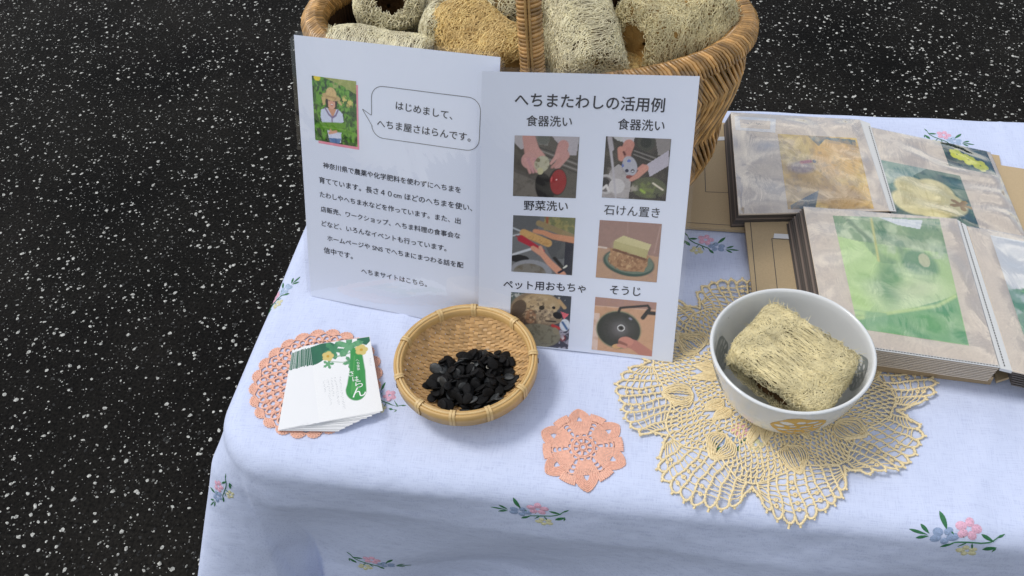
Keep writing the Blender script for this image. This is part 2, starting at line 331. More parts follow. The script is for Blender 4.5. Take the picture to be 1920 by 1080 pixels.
def cloth_n(u, v):
    e = 1e-3; a = cloth(u + e, v) - cloth(u - e, v); b = cloth(u, v + e) - cloth(u, v - e); n = np.cross(a, b); return n / (np.linalg.norm(n, axis=-1, keepdims=True) + 1e-12)
def cloth_mat():
    m = mat('white_cotton_cloth', (.70, .72, .84), .85, sss=0); n = m.node_tree.nodes; l = m.node_tree.links; p = n['Principled BSDF']
    tc = n.new('ShaderNodeTexCoord'); hs = []
    for sc in ((1600, 90, 400), (90, 1600, 400)):
        mp = n.new('ShaderNodeMapping'); mp.inputs['Scale'].default_value = sc; t = n.new('ShaderNodeTexNoise'); t.inputs['Scale'].default_value = 1; t.inputs['Detail'].default_value = 2
        l.new(tc.outputs['Object'], mp.inputs[0]); l.new(mp.outputs[0], t.inputs['Vector']); hs.append(t)
    ad = n.new('ShaderNodeMath'); ad.operation = 'ADD'; l.new(hs[0].outputs['Fac'], ad.inputs[0]); l.new(hs[1].outputs['Fac'], ad.inputs[1])
    big = n.new('ShaderNodeTexNoise'); big.inputs['Scale'].default_value = 14; big.inputs['Detail'].default_value = 3; l.new(tc.outputs['Object'], big.inputs['Vector'])
    b1 = n.new('ShaderNodeBump'); b1.inputs['Strength'].default_value = .55; b1.inputs['Distance'].default_value = .012; l.new(big.outputs['Fac'], b1.inputs['Height'])
    b = n.new('ShaderNodeBump'); b.inputs['Strength'].default_value = .22; b.inputs['Distance'].default_value = .0005; l.new(ad.outputs[0], b.inputs['Height']); l.new(b1.outputs[0], b.inputs['Normal']); l.new(b.outputs[0], p.inputs['Normal'])
    r = n.new('ShaderNodeValToRGB'); r.color_ramp.elements[0].position = .75; r.color_ramp.elements[1].position = 1.25; r.color_ramp.elements[0].color = (.53, .595, .80, 1); r.color_ramp.elements[1].color = (.62, .69, .89, 1)
    l.new(ad.outputs[0], r.inputs[0]); l.new(r.outputs[0], p.inputs['Base Color'])
    return m
M['cloth'] = cloth_mat()
def ax(a, b, n, core0, core1):
    return np.unique(np.concatenate([np.linspace(a, b, n), np.linspace(core0, core1, n // 2)]))
us = np.unique(np.concatenate([np.arange(-.72, -.24, .004), np.arange(-.24, .62, .006), np.arange(.62, 1.35, .02)]))
vs_ = np.unique(np.concatenate([np.arange(.02, .46, .004), np.arange(.46, .80, .008), np.arange(.80, 1.25, .006)]))
UU, VV = np.meshgrid(us, vs_, indexing='ij')
clo = mk('tablecloth', (cloth(UU, VV) + np.array([0, 0, TZ])).reshape(-1, 3), grid_faces(len(us), len(vs_)), M['cloth'])
tag(clo, 'white cotton tablecloth with small embroidered flowers, hanging over the table edge', 'tablecloth')

def sprig(cu, cv, rot=0, sc=1.0, mir=1, pale=False):
    """one embroidered spray, laid along the cloth; mm units in its own plan"""
    c, s = math.cos(rot), math.sin(rot)
    def on(p, hgt):
        p = np.asarray(p, float) * .001 * sc; x = p[:, 0] * mir; y = p[:, 1]
        u = cu + x * c - y * s; v = cv + x * s + y * c
        P = cloth(u, v) + np.array([0, 0, TZ]); return P + cloth_n(u, v) * (np.asarray(hgt)[:, None] * .001 + .00012)
    def patch(mb, p0, p1, w, lift=.32):
        p0 = np.array(p0, float); p1 = np.array(p1, float); e = p1 - p0; L = np.linalg.norm(e); e /= L; q = np.array([-e[1], e[0]])
        ts = np.linspace(0, 1, 7); mid = p0 + np.outer(ts * L, e); wd = w * np.sin(np.pi * ts ** .8) * .42 + .1
        a = mid + q * wd[:, None]; b = mid - q * wd[:, None]; P = np.vstack([a, mid, b]); h = np.concatenate([np.zeros(7), np.full(7, lift), np.zeros(7)])
        f = [(i, i + 1, i + 8, i + 7) for i in range(6)] + [(i + 7, i + 8, i + 15, i + 14) for i in range(6)]
        mb.add(on(P, h), [q_[::-1] for q_ in f])
    st = MB()
    line = resample([(-8, -12), (-3, -7), (6, -5), (15, -3), (21, 0), (26, 7)], 22)
    v = on(np.vstack([line + [0, .7], line, line - [0, .7]]), np.concatenate([np.zeros(22), np.full(22, .5), np.zeros(22)]))
    st.add(v, [(i, i + 22, i + 23, i + 1) for i in range(21)] + [(i + 22, i + 44, i + 45, i + 23) for i in range(21)])
    for p0, p1, w in [((-16, 16), (-10, 3), 4), ((-9, 4), (-4, -1), 1.4), ((-28, 5), (-21, -1), 3), ((-35, 0), (-22, -2), 2.6), ((-29, -6), (-21, -3), 3), ((13, 4), (23, 1), 3.4),
                      ((18, -9), (26, -3), 4.6), ((-10, -13), (-3, -8), 3.6), ((9, -5), (12, -13), 1.3), ((5, -6), (1, -11), 1.3), ((2, -2), (0, 4), 1.2), ((26, -4), (25, -9), 1.6), ((25, 5), (29, 9), 1.8)]:
        patch(st, p0, p1, w)
    g = st.build('embroidered_sprig', M['green_floss'], clo, True)
    def flower(name, cx, cy, r, n, m, a0, sq=.9):
        f = MB()
        for k in range(n):
            a = a0 + k * 2 * math.pi / n; d = np.array([math.cos(a), math.sin(a) * sq])
            q = np.array([-d[1], d[0]]); cc = np.array([cx, cy]) + d * r * .62; t = np.arange(10) / 10 * 2 * math.pi
            ring = cc + np.outer(np.cos(t) * r * .44, d) + np.outer(np.sin(t) * r * .38, q)
            f.add(on(np.vstack([ring, ring * .45 + cc * .55, [cc]]), np.concatenate([np.zeros(10), np.full(10, .42), [.45]])),
                  [(i, (i + 1) % 10, (i + 1) % 10 + 10, i + 10) for i in range(10)] + [(i + 10, (i + 1) % 10 + 10, 20) for i in range(10)])
        f.build(name, m, g, True)
    flower('pink_flower', 3.8, 5.2, 9.0, 5, M['pink_floss'], .3)
    flower('blue_flower', -11, -2, 9.5, 5, M['pale_blue_floss'] if pale else M['blue_floss'], 1.2, .75)
    flower('yellow_flower', 9, -14, 7.5, 5, M['yellow_floss'], .8, .8)
    return g
for (u, v, rot, sc, mir, pale) in [(-.076, .345, 0, .98, 1, False), (.240, .362, -.10, 1.02, 1, False), (-.238, .178, -.25, .98, -1, False), (.056, .647, -.25, .85, -1, False),
                                  (.300, .826, -.35, .8, -1, True), (-.344, .546, .9, .78, -1, True), (-.212, .438, -.6, .7, 1, False), (.082, .430, .5, .85, 1, False), (-.384, .348, .15, .85, 1, False)]:
    sprig(u, v, rot, sc, mir, pale)

# ------------------------------------------------------------------ crochet doilies
def doily_z(x, y, base=.0012): return cloth(x, y)[..., 2] + base
def build_doily(name, label, cx, cy, paths, m):
    t = thing(name, label, 'doily', (cx, cy, 0)); th = {}
    for part, P, rad in paths:
        P = np.asarray(P, float); k = P.shape[-2]
        z = doily_z(P[..., 0] + cx, P[..., 1] + cy, 0) + rad * .9 + (P[..., 2] if P.shape[-1] > 2 else 0)
        Q = np.stack([P[..., 0], P[..., 1], z], -1); th.setdefault(part, Threads()).add(Q, rad)
    for part, q in th.items(): q.build(part, m, t)
    return t
def ringpts(fn, n=240):
    a = np.linspace(0, 2 * math.pi, n); r = fn(a); return np.stack([r * np.cos(a), r * np.sin(a)], -1)
def arcs_net(fn0, fn1, n, off, K=7, depth=.5):
    """n chain loops between the curves r=fn0(a) (feet) and r=fn1(a) (top of each arch)"""
    t = np.linspace(0, 1, K); a0 = (np.arange(n) + off) * 2 * math.pi / n; a = a0[:, None] + t[None] * 2 * math.pi / n
    k = np.sin(np.pi * t)[None] ** .6; r = fn0(a) * (1 - k) + fn1(a) * k; return np.stack([r * np.cos(a), r * np.sin(a)], -1)
def spokes(a, r0, r1, K=3, bend=0):
    a = np.atleast_1d(a).astype(float); t = np.linspace(0, 1, K); r = np.asarray(r0)[..., None] * (1 - t) + np.asarray(r1)[..., None] * t if np.ndim(r0) else (r0 * (1 - t) + r1 * t)[None] + 0 * a[:, None]
    aa = a[:, None] + bend * t[None]; z = np.zeros_like(aa); return np.stack([r * np.cos(aa), r * np.sin(aa), z], -1)[..., :2]
def bumpy(P, amp, per):                        # crochet ribs: a cord whose radius pulses is faked by a second zigzag thread
    P = np.asarray(P, float); K = max(12, int(np.sum(np.linalg.norm(np.diff(P, axis=0), axis=1)) / per)); Q = resample(P, K)
    T = np.gradient(Q, axis=0); T /= np.linalg.norm(T, axis=1, keepdims=True) + 1e-12; N = np.stack([-T[:, 1], T[:, 0]], 1)
    return Q + N * (amp * (-1) ** np.arange(K))[:, None]
# small salmon doily: solid centre, six big pointed petals, six small fans
def small_doily():
    A = []; r = .0006; big = [math.radians(102 - 60 * k) for k in range(6)]; K = lambda f, n=60: ringpts(f, n)
    for rr in (.0022, .0036): A.append(('centre', K(lambda a: rr + 0 * a, 24), .0007))
    aa = np.arange(8) / 8 * 2 * math.pi; A.append(('centre', spokes(aa, .0035, .0075), .0011))
    for rr in (.0078, .0092): A.append(('centre', K(lambda a: rr + 0 * a, 48), .0008))
    A.append(('centre', bumpy(K(lambda a: .0085 + 0 * a, 80), .0007, .0011), .0006))
    A.append(('centre', arcs_net(lambda a: .0095 + 0 * a, lambda a: .0125 + 0 * a, 12, .5), .0008))
    for a0 in big:
        # solid fan wedge of stitches
        for rr in np.arange(.0125, .0235, .00135):
            wdt = .36 + .08 * (rr - .0125) / .011; t = np.linspace(-wdt, wdt, 16); A.append(('fan', bumpy(np.stack([rr * np.cos(a0 + t), rr * np.sin(a0 + t)], -1), .00045, .0011), .00062))
        for t in np.linspace(-.40, .40, 13): A.append(('fan', spokes(a0 + t, .0118, .0240), .0007))
        # petal: four nested pointed loops
        for k in range(6):
            w = .0030 + .00130 * k; tip = .0292 + .00158 * k; q = np.linspace(0, 1, 14); x = w * (1 - q ** 2.3) ** .75; y = .0225 - .0002 * k + (tip - .0225) * q
            L = np.concatenate([np.stack([y, x], -1), np.stack([y, -x], -1)[::-1][1:]]); c, s = math.cos(a0), math.sin(a0); Q = np.stack([L[:, 0] * c - L[:, 1] * s, L[:, 0] * s + L[:, 1] * c], -1)
            A.append(('petal', Q, .0007)); A.append(('petal', bumpy(Q, .0006, .0012), .0005))
        b0 = a0 + math.radians(30)
        A.append(('lattice', arcs_net(lambda a: .0 * a + 1, lambda a: a * 0 + 1, 1, 0)[:, :2] * 1e-5, .0001)) if False else None
        for rr, w in ((.0155, .14), (.0195, .13), (.0232, .12), (.0262, .11)):
            t = np.linspace(-1, 1, 9); q = rr + .0014 * (1 - t * t); A.append(('lattice', np.stack([q * np.cos(b0 + w * t), q * np.sin(b0 + w * t)], -1), .00085))
        for t in (-.13, .13): A.append(('lattice', spokes(b0 + t, .0125, .0275), .0008))
        for t in np.linspace(-.19, .19, 8): A.append(('edge', spokes(b0 + t, .0255, .0322), .0009))
        for rr in (.0262, .0275, .0288, .0300, .0311): t = np.linspace(-.20, .20, 14); A.append(('edge', bumpy(np.stack([rr * np.cos(b0 + t), rr * np.sin(b0 + t)], -1), .0005, .0011), .0008))
    return A
build_doily('crochet_doily', 'small round salmon pink crochet doily with pointed petals, alone on the cloth', -.0405, .4065, small_doily(), M['pink'])
# salmon doily under the cards
def mid_doily():
    A = []; R0 = .0585
    for rr in (.004, .0065): A.append(('lattice', ringpts(lambda a: rr + 0 * a, 40), .0009))
    rows = [(.007, .0125, 12), (.0125, .0185, 16), (.0185, .0245, 22), (.0245, .031, 26), (.031, .0375, 30), (.0375, .044, 34), (.044, .0495, 40)]
    for k, (a, b, n) in enumerate(rows):
        P = arcs_net(lambda x: a + 0 * x, lambda x: b + 0 * x, n, .5 * (k % 2), 8); A.append(('lattice', P, .0010))
        th = np.arange(n) * 2 * math.pi / n + .5 * (k % 2) * 2 * math.pi / n
        for dd in (-.05, .05): A.append(('lattice', spokes(th + dd * 12 / n, a - .0015, a + .0022), .0012))
        A.append(('lattice', bumpy(ringpts(lambda x: a + .0004 + 0 * x, 200), .0007, .0014), .0007))
    n = 24
    for k in range(n):
        a0 = k * 2 * math.pi / n
        for rr in (.0020, .0036, .0052, .0066):
            t = np.linspace(-1.35, 1.35, 16); c = np.array([.0505 * math.cos(a0), .0505 * math.sin(a0)]); P = c + np.stack([rr * np.cos(a0 + t) * 1.0, rr * np.sin(a0 + t)], -1)
            A.append(('edge', bumpy(P, .0004, .0011), .0008))
        for t in np.linspace(-1.2, 1.2, 7): c = np.array([.0500 * math.cos(a0), .0500 * math.sin(a0)]); A.append(('edge', np.stack([c, c + .0072 * np.array([math.cos(a0 + t), math.sin(a0 + t)])]), .0008))
    return A
build_doily('crochet_doily', 'larger round salmon pink crochet doily lying under the fanned business cards', -.2755, .4480, mid_doily(), M['pink'])
# big pale yellow doily: net ground, leaf motifs, eight fans
def big_doily():
    A = []; NF = 8; A0 = math.radians(194); per = 2 * math.pi / NF
    def loc(a): return (np.mod(a - A0 + per / 2, per) - per / 2) / (per / 2)
    lobe = lambda a: .120 + .0 * a + .0  # placeholder radius
    irr = lambda a: 1 + .05 * np.sin(a * 2 + 1.0) + .02 * np.sin(3 * a)
    rim = lambda a: (.0940 + .0270 * np.maximum(0, 1 - np.abs(loc(a)) ** 2.6) ** .75) * irr(a)
    net = lambda a: (.0885 - .006 * np.cos(loc(a) * np.pi)) * irr(a)
    rows = 19
    def leafmask(P):                           # where the solid leaves sit, skip net threads
        a = np.arctan2(P[..., 1], P[..., 0]); r = np.hypot(P[..., 0], P[..., 1]) / irr(a); l = loc(a) * per / 2 * r; q = np.mod(a - A0, per) - per / 2
        l2 = q * r
        return (np.abs(l) < .0125 * np.sqrt(np.clip(1 - ((r - .073) / .0125) ** 2, 0, 1))) | (np.abs(l2) < .010 * np.sqrt(np.clip(1 - ((r - .052) / .011) ** 2, 0, 1)))
    for k in range(rows):
        f0 = lambda a, k=k: .012 * irr(a) + (net(a) - .012) * (k / rows) ** 1.0; f1 = lambda a, k=k: .012 * irr(a) + (net(a) - .012) * ((k + 1.15) / rows)
        n = int(round(18 + 118 * (k / rows)));  P = arcs_net(f0, f1, n, .5 * (k % 2), 7); mid = P[:, 3]; P = P[~leafmask(mid)]
        P = P + rng.normal(0, .00012, P.shape); A.append(('net', P, .00074))
        th = (np.arange(n) + .5 * (k % 2)) * 2 * math.pi / n; s = spokes(th, f0(th) - .0008, f0(th) + .0012); s = s[~leafmask(s[:, 1])]; A.append(('net', s, .00095))
    def leaf(a0, r0, r1, w, open_):
        for side in (-1, 1):
            for k in range(7):
                t = np.linspace(0, 1, 16); q = (k + 1) / 7; wv = side * w * (q * .95) * np.sin(np.pi * t ** (.75)) ** .8; rr = r0 + (r1 - r0) * t * (1 - .05 * (1 - q))
                l = wv; a = a0 + l / rr; R = rr * irr(a); P = np.stack([R * np.cos(a), R * np.sin(a), .0009 * np.sin(np.pi * t)], -1)
                if k < 3 and open_: P = bumpyz(P)
                P[:, 2] += .0005 * (k % 2); A.append(('leaf_motif', P, .00070))
    def bumpyz(P): Q = P.copy(); Q[:, 2] += .0005 * (-1) ** np.arange(len(Q)); return Q
    for i in range(NF):
        a0 = A0 + i * per; leaf(a0, .0610, .0885, .0125, True)
        for sgn in (-1, 1): leaf(a0 + per / 2 * 0 + sgn * .30, .040, .0615, .0050, False)
        # fan zone: diverging ribs with cross bars
        ribs = np.linspace(-.86, .86, 10); prev = None
        for j, q in enumerate(ribs):
            t = np.linspace(0, 1, 12); a = a0 + per / 2 * q * (1.02 - .04 * t); ra = net(a); rb = rim(a) - .0012; rr = ra + (rb - ra) * t
            P = np.stack([rr * np.cos(a), rr * np.sin(a)], -1); A.append(('fan', P, .00090)); A.append(('fan', bumpy(P, .00105, .0017), .00068))
            if prev is not None:
                nb = 6
                for b in range(nb):
                    tt = (b + .6) / (nb + .3); i0 = tt * 11; p = np.array([np.interp(i0, range(12), prev[:, 0]), np.interp(i0, range(12), prev[:, 1])]); s = np.array([np.interp(i0 + .5, range(12), P[:, 0]), np.interp(i0 + .5, range(12), P[:, 1])])
                    if (j == 4 and b >= 1) or (j in (2, 6) and b >= 4): 
                        c = (p + s) / 2; th = np.linspace(0, 2 * math.pi, 9); A.append(('fan', c + .0011 * np.stack([np.cos(th), np.sin(th)], -1), .0009))
                    A.append(('fan', np.stack([p, (p + s) / 2 + rng.normal(0, .0004, 2), s]), .00065))
            prev = P
        # big loops along the scalloped edge
        for q0, q1 in zip(ribs[:-1], ribs[1:]):
            aA, aB = a0 + per / 2 * q0 * .98, a0 + per / 2 * q1 * .98; t = np.linspace(0, 1, 14); a = aA + (aB - aA) * t; rr = rim(a) - .001 + .0046 * np.sin(np.pi * t) ** .6
            P = np.stack([rr * np.cos(a), rr * np.sin(a)], -1); A.append(('edge', P, .00115)); A.append(('edge', bumpy(P, .0008, .0016), .0008))
            m = P[7]; d = m / np.linalg.norm(m); A.append(('edge', np.stack([m, m + d * .0026]), .0011))
        # sides down into the notch
        for sgn in (-1, 1):
            t = np.linspace(0, 1, 10); q = .80 + .2 * t; a = a0 + sgn * per / 2 * q; rr = rim(a0 + sgn * per / 2 * .80) * (1 - t) ** .8 + (net(a) + .002) * (1 - (1 - t) ** .8); P = np.stack([rr * np.cos(a), rr * np.sin(a)], -1)
            A.append(('edge', P, .00115)); A.append(('edge', bumpy(P, .0008, .0016), .0008))
            for tt in (3, 6): A.append(('edge', np.stack([P[tt], P[tt] + sgn * .0022 * np.array([-math.sin(a[tt]), math.cos(a[tt])])]), .001))
    A.append(('edge', ringpts(lambda a: net(a), 400), .0009)); A.append(('net', ringpts(lambda a: .012 * irr(a), 60), .0009))
    # soft ripples in the fans
    out = []
    for part, P, rad in A:
        P = np.array(P, float); X_, Y_ = P[..., 0].copy(), P[..., 1].copy(); k_ = 1 + .035 * np.sin(np.arctan2(Y_, X_) * 3 + 1.3) * np.clip(np.hypot(X_, Y_) / .1, 0, 1)
        P[..., 0] = X_ * k_ + .0012 * np.sin(Y_ * 160 + 1) + .0006 * np.sin(X_ * 420 + Y_ * 250); P[..., 1] = Y_ * k_ + .0012 * np.sin(X_ * 150 + 2) + .0006 * np.sin(Y_ * 390 - X_ * 270); a = np.arctan2(P[..., 1], P[..., 0]); r = np.hypot(P[..., 0], P[..., 1]); z = P[..., 2] if P.shape[-1] > 2 else 0
        z = z + np.clip((r - .07) / .05, 0, 1) * (.0035 * (.5 + .5 * np.sin(a * 7 + 2.1)) ** 2 + .006 * np.exp(-((np.mod(a, 2 * math.pi) - 5.55) / .10) ** 2))
        out.append((part, np.stack([P[..., 0], P[..., 1], z], -1), rad))
    return out
build_doily('crochet_doily', 'large pale yellow crochet doily with scalloped fans under the porcelain bowl', .1060, .4830, big_doily(), M['yellow'])

# ------------------------------------------------------------------ porcelain bowl
BX, BY = .1145, .4710
bowl = thing('porcelain_bowl', 'white porcelain bowl with lotus root slice prints, holding a loofah block', 'bowl', (BX, BY, .0025))
RO, HB = .0622, .0625
def bowl_r(z): return .026 + (RO - .026) * np.clip((z - .006) / (HB - .006), 0, 1) ** .30
prof = [(0, .004), (.021, .004), (.0225, 0), (.0245, 0), (.0255, .006)] + [(float(bowl_r(z)), z) for z in np.linspace(.0075, HB - .001, 22)] + [(RO + .0001, HB), (RO - .0009, HB + .0012), (RO - .0024, HB + .0009), (RO - .0032, HB - .001)]
prof += [(float(bowl_r(z)) - .0034, z) for z in np.linspace(HB - .004, .0105, 20)] + [(.018, .0085), (0, .0078)]
v, f = lathe(prof, 96); mk('bowl_body', v, f, M['porcelain'], bowl)
def slice_print(az, zc, rr, m, inner, holes, name='lotus_print', squash=.95):
    n = 72; g = np.linspace(-1, 1, n); X, Y = np.meshgrid(g, g); ang = np.arctan2(Y, X)
    keep = np.hypot(X, Y) < .93 + .05 * np.sin(5 * ang + az)
    for hx, hy, hw, hh, ro in holes:
        c, s = math.cos(ro), math.sin(ro); dx, dy = (X - hx) * c + (Y - hy) * s, -(X - hx) * s + (Y - hy) * c; keep &= np.hypot(dx / hw / .82, dy / hh / .82) > 1
    # walk along the slope of the wall
    zs = np.linspace(.007, HB, 200); rs = bowl_r(zs); arc = np.concatenate([[0], np.cumsum(np.hypot(np.diff(zs), np.diff(rs)))]); ac = np.interp(zc, zs, arc)
    z = np.interp(ac + Y * rr * squash, arc, zs); r = bowl_r(z) + (.00015 if not inner else -.00355); a = az + X * rr / np.interp(zc, zs, rs) * (1 if not inner else -1)
    V = np.stack([r * np.cos(a), r * np.sin(a), z], -1).reshape(-1, 3); F = grid_faces(n, n); k = keep.ravel(); F = F[k[F].all(axis=1)]
    if inner: V[:, 2] += .0006
    mk(name, V, F, m, bowl)
H1 = [(-.45, .38, .27, .17, -.2), (0, .52, .16, .13, 0), (.38, .5, .22, .11, .1), (.62, .22, .2, .1, .5), (.68, -.1, .2, .1, 0), (.45, -.48, .17, .1, -.4), (.12, -.62, .14, .11, 0), (-.2, -.55, .16, .12, 0), (-.52, -.32, .22, .13, .2), (-.66, .05, .2, .13, 0), (-.22, .12, .14, .07, .3), (.12, .1, .14, .07, .7), (.3, .12, .12, .05, .6), (.02, -.14, .13, .07, -.2), (.3, -.2, .14, .06, .3), (-.2, -.2, .12, .08, 0)]
slice_print(math.radians(-84), .0370, .0215, M['glaze_yellow'], False, H1)
for az, zc, inn in ((-2, .040, True), (168, .034, True), (-168, .040, False), (-12, .035, False), (60, .036, False), (125, .036, False)):
    slice_print(math.radians(az), zc, .017, M['glaze_grey'], inn, H1)
tt = mk('speck', [(-.0004, 0, 0), (0, -.0004, 0), (.0004, 0, 0), (0, .0004, 0)], [(0, 1, 2, 3)], M['ink'], bowl)
tt.location = (-.047, .030, .058); tt.rotation_euler = (math.radians(60), 0, math.radians(60))

# ------------------------------------------------------------------ loofahs
def fib_mat(name, c, v=.2):
    m = mat(name, c, .7, v, 55); n = m.node_tree.nodes; l = m.node_tree.links; p = n['Principled BSDF']
    p.inputs['Subsurface Weight'].default_value = 0
    return m
M['fib'] = fib_mat('cream_loofah_fibre', (.80, .71, .43)); M['fib_pale'] = fib_mat('pale_loofah_fibre', (.86, .77, .52)); M['fib_gold'] = fib_mat('golden_loofah_fibre', (.90, .64, .27))
M['fib_white'] = fib_mat('whitish_loofah_fibre', (.86, .78, .54))
M['core'] = mat('loofah_core', (.19, .125, .045), .9, .35, 60, bump=1, bscale=300, bdist=.002); M['core_dark'] = mat('loofah_hollow', (.16, .085, .03), .9, .4, 80, bump=1, bscale=300, bdist=.002)
M['core_gold'] = mat('golden_loofah_skin', (.50, .31, .10), .75, .35, 50, bump=1, bscale=250, bdist=.002)
def loofah(label, c, axis, up, w, h, L, n=2.6, N=3600, fib='fib', core='core', openA=True, taper=.12, skin=None, seed=0, rad=.00036, group='pieces of loofah in the wicker basket', parts_loc=None, bias=1.0):
    """axis points out of the open end; w, h half sizes across, L full length"""
    r = np.random.default_rng(seed); A = np.array(axis, float); A /= np.linalg.norm(A); U = np.array(up, float); U -= A * (U @ A); U /= np.linalg.norm(U); Wd = np.cross(U, A)
    t = thing('loofah', label, 'loofah', c, group)
    ph = r.uniform(0, 6.28, 6)
    def surf(th, s, k=1.0):                    # s in -.5 .. .5, k radial scale
        co, si = np.cos(th), np.sin(th); e = 2 / n; cx = np.sign(co) * np.abs(co) ** e; cy = np.sign(si) * np.abs(si) ** e
        R = k * (1 - taper * np.clip(np.abs(s) * 2, 0, 1.2) ** 5) * (1 + .05 * np.sin(3 * th + ph[0] + 4 * s) + .035 * np.sin(5 * th + ph[1] - 6 * s) + .03 * np.sin(9 * s + ph[2]))
        s2 = s + .02 * np.sin(2 * th + ph[3])
        return (s2 * L)[..., None] * A + (R * w * cx)[..., None] * Wd + (R * h * cy)[..., None] * U
    # core body: outer wall, open end rim, hollow
    th = np.linspace(0, 2 * math.pi, 41)[:-1]
    prof = [(-.5, .05), (-.5, .5), (-.49, .8), (-.46, .93), (-.3, .95), (0, .95), (.3, .95), (.46, .93), (.49, .82), (.5, .66)] + ([(.46, .50), (.42, .38), (.40, .2), (.39, .05)] if core == 'core_gold' else [(.46, .50), (.3, .42), (.1, .36), (0, .05)] if openA else [(.5, .4), (.5, .05)])
    V = np.stack([surf(th, np.full_like(th, s), k) for s, k in prof], 1); F = grid_faces(40, len(prof), wrapu=True); mi = [1 if (openA and (i % (len(prof) - 1)) >= 9) else 0 for i in range(len(F))]
    mk('core', V.reshape(-1, 3), F, [M[core], M['core_gold'] if core == 'core_gold' else M['core_dark']], t, True, mi)
    # fibres on the wall
    K = 5; th0 = r.uniform(0, 2 * math.pi, N); s0 = r.uniform(-.5, .5, N); ln = r.uniform(.004, .013, N); dr = r.normal(0, .5, N) + (r.random(N) < .2) * 1.2
    k = np.linspace(-.5, .5, K)[None]; curl = r.normal(0, .6, N)[:, None]; rm = (w + h) / 2
    along = ln[:, None] * k; lat = curl * ln[:, None] * (k ** 2 - .1) * 2
    dth = (along * np.cos(dr)[:, None] - lat * np.sin(dr)[:, None]) / rm; ds = (along * np.sin(dr)[:, None] + lat * np.cos(dr)[:, None]) / L
    lift = 1 + .03 * r.random((N, 1)) + .045 * (r.random((N, 1)) ** 3) * np.abs(k * 2) + .03 * r.normal(0, .4, (N, K)) * .4
    P = surf(th0[:, None] + dth, np.clip(s0[:, None] + ds, -.53, .53), lift); rd = rad * r.uniform(.7, 1.25, N)[:, None] * np.array([.6, 1, 1, 1, .45])[None]
    v1, f1 = tubes_arr(P, rd, 3)
    # ragged net on the ends
    n2 = N // 4; th1 = r.uniform(0, 2 * math.pi, n2); kk = np.sqrt(r.uniform(.30 if openA else .02, 1.0, n2)); sg = np.where(r.random(n2) < .75, 1, -1); an = r.uniform(0, 6.28, n2); l2 = r.uniform(.003, .009, n2)
    c0 = surf(th1, sg * .5, kk); d1 = Wd[None] * np.cos(an)[:, None] + U[None] * np.sin(an)[:, None]; d2 = Wd[None] * -np.sin(an)[:, None] + U[None] * np.cos(an)[:, None]
    P2 = c0[:, None] + d1[:, None] * (l2[:, None] * k)[..., None] + d2[:, None] * (r.normal(0, .4, n2)[:, None] * l2[:, None] * (k ** 2) * 2)[..., None] + A * (sg[:, None] * (r.uniform(-.002, .0025, n2)[:, None] + .0015 * np.cos(k * 3)))[..., None]
    v2, f2 = tubes_arr(P2, rad * 1.1, 3)
    # stray ends
    n3 = N // 14; th2 = r.uniform(0, 2 * math.pi, n3); s2 = r.choice([-.5, .5, 0], n3, p=[.3, .4, .3]) + r.normal(0, .02, n3); b = surf(th2, s2); o = b / (np.linalg.norm(b, axis=1, keepdims=True)); q = np.linspace(0, 1, 4)[None, :, None]
    P3 = b[:, None] + o[:, None] * q * r.uniform(.001, .0045, n3)[:, None, None] + r.normal(0, .002, (n3, 1, 3)) * q ** 2
    v3, f3 = tubes_arr(P3, rad * .8 * np.array([1, .9, .7, .3])[None].repeat(n3, 0), 3)
    o = mk('fibre', np.concatenate([v1, v2, v3]), np.concatenate([f1, f2 + len(v1), f3 + len(v1) + len(v2)]), M[fib], t); o['kind'] = 'stuff'
    return t
loofah('cream block of loofah sponge with a hollow brown end, inside the white bowl', (.1155, .4665, .0520), (-.62, -.74, -.25), (-.10, -.26, .96), .0405, .0185, .056, n=3.6, N=8200, fib='fib', seed=3, rad=.00031, group=None, taper=.08)
Z = .0
loofah('whitish flat loofah slab lying along the left end of the wicker basket', (-.243, .668, .188), (1, -.10, -.03), (0, -.35, .94), .018, .013, .088, n=3.2, N=3600, fib='fib_white', openA=False, seed=11)
loofah('pale loofah standing with its holed end up, near the basket\'s left end', (-.252, .742, .188), (.30, -.72, .55), (0, .5, .8), .031, .029, .085, n=2.2, N=4200, fib='fib_pale', seed=12, taper=.2)
loofah('greyish loofah squeezed between the holed one and the golden one', (-.196, .722, .178), (.25, -.9, .2), (0, .2, .9), .022, .028, .09, n=2.2, N=3600, fib='fib_white', openA=False, seed=13)
loofah('golden loofah with a brown open end beside the basket handle', (-.155, .682, .186), (.72, -.62, -.12), (-.1, -.15, .95), .031, .030, .080, n=2.3, N=5200, fib='fib_gold', core='core_gold', seed=14, taper=.12)
loofah('pale loofah lying behind the golden one, left of the handle', (-.125, .762, .182), (.8, .4, .1), (0, 0, 1), .028, .028, .09, n=2.2, N=3000, fib='fib_pale', openA=False, seed=15)
loofah('large whitish loofah block just right of the basket handle', (-.068, .700, .180), (.25, -.95, -.15), (.05, .25, .96), .030, .034, .098, n=3.0, N=6500, fib='fib_white', openA=False, seed=16, taper=.1)
loofah('big cream loofah with a smooth golden open end, at the basket\'s right side', (.012, .712, .182), (-.80, -.52, .10), (.15, .35, .93), .036, .038, .082, n=2.6, N=6500, fib='fib', core='core_gold', seed=17, taper=.1)
loofah('cream loofah tucked against the right inner wall of the basket', (.028, .758, .150), (.9, .1, -.1), (0, .2, .95), .028, .026, .075, n=2.2, N=3000, fib='fib', openA=False, seed=18)
loofah('brownish loofah low down between the whitish block and the big cream one', (-.030, .665, .160), (.3, -.9, .1), (0, 0, 1), .030, .022, .06, n=2.2, N=3200, fib='fib_gold', core='core_gold', openA=False, seed=19)

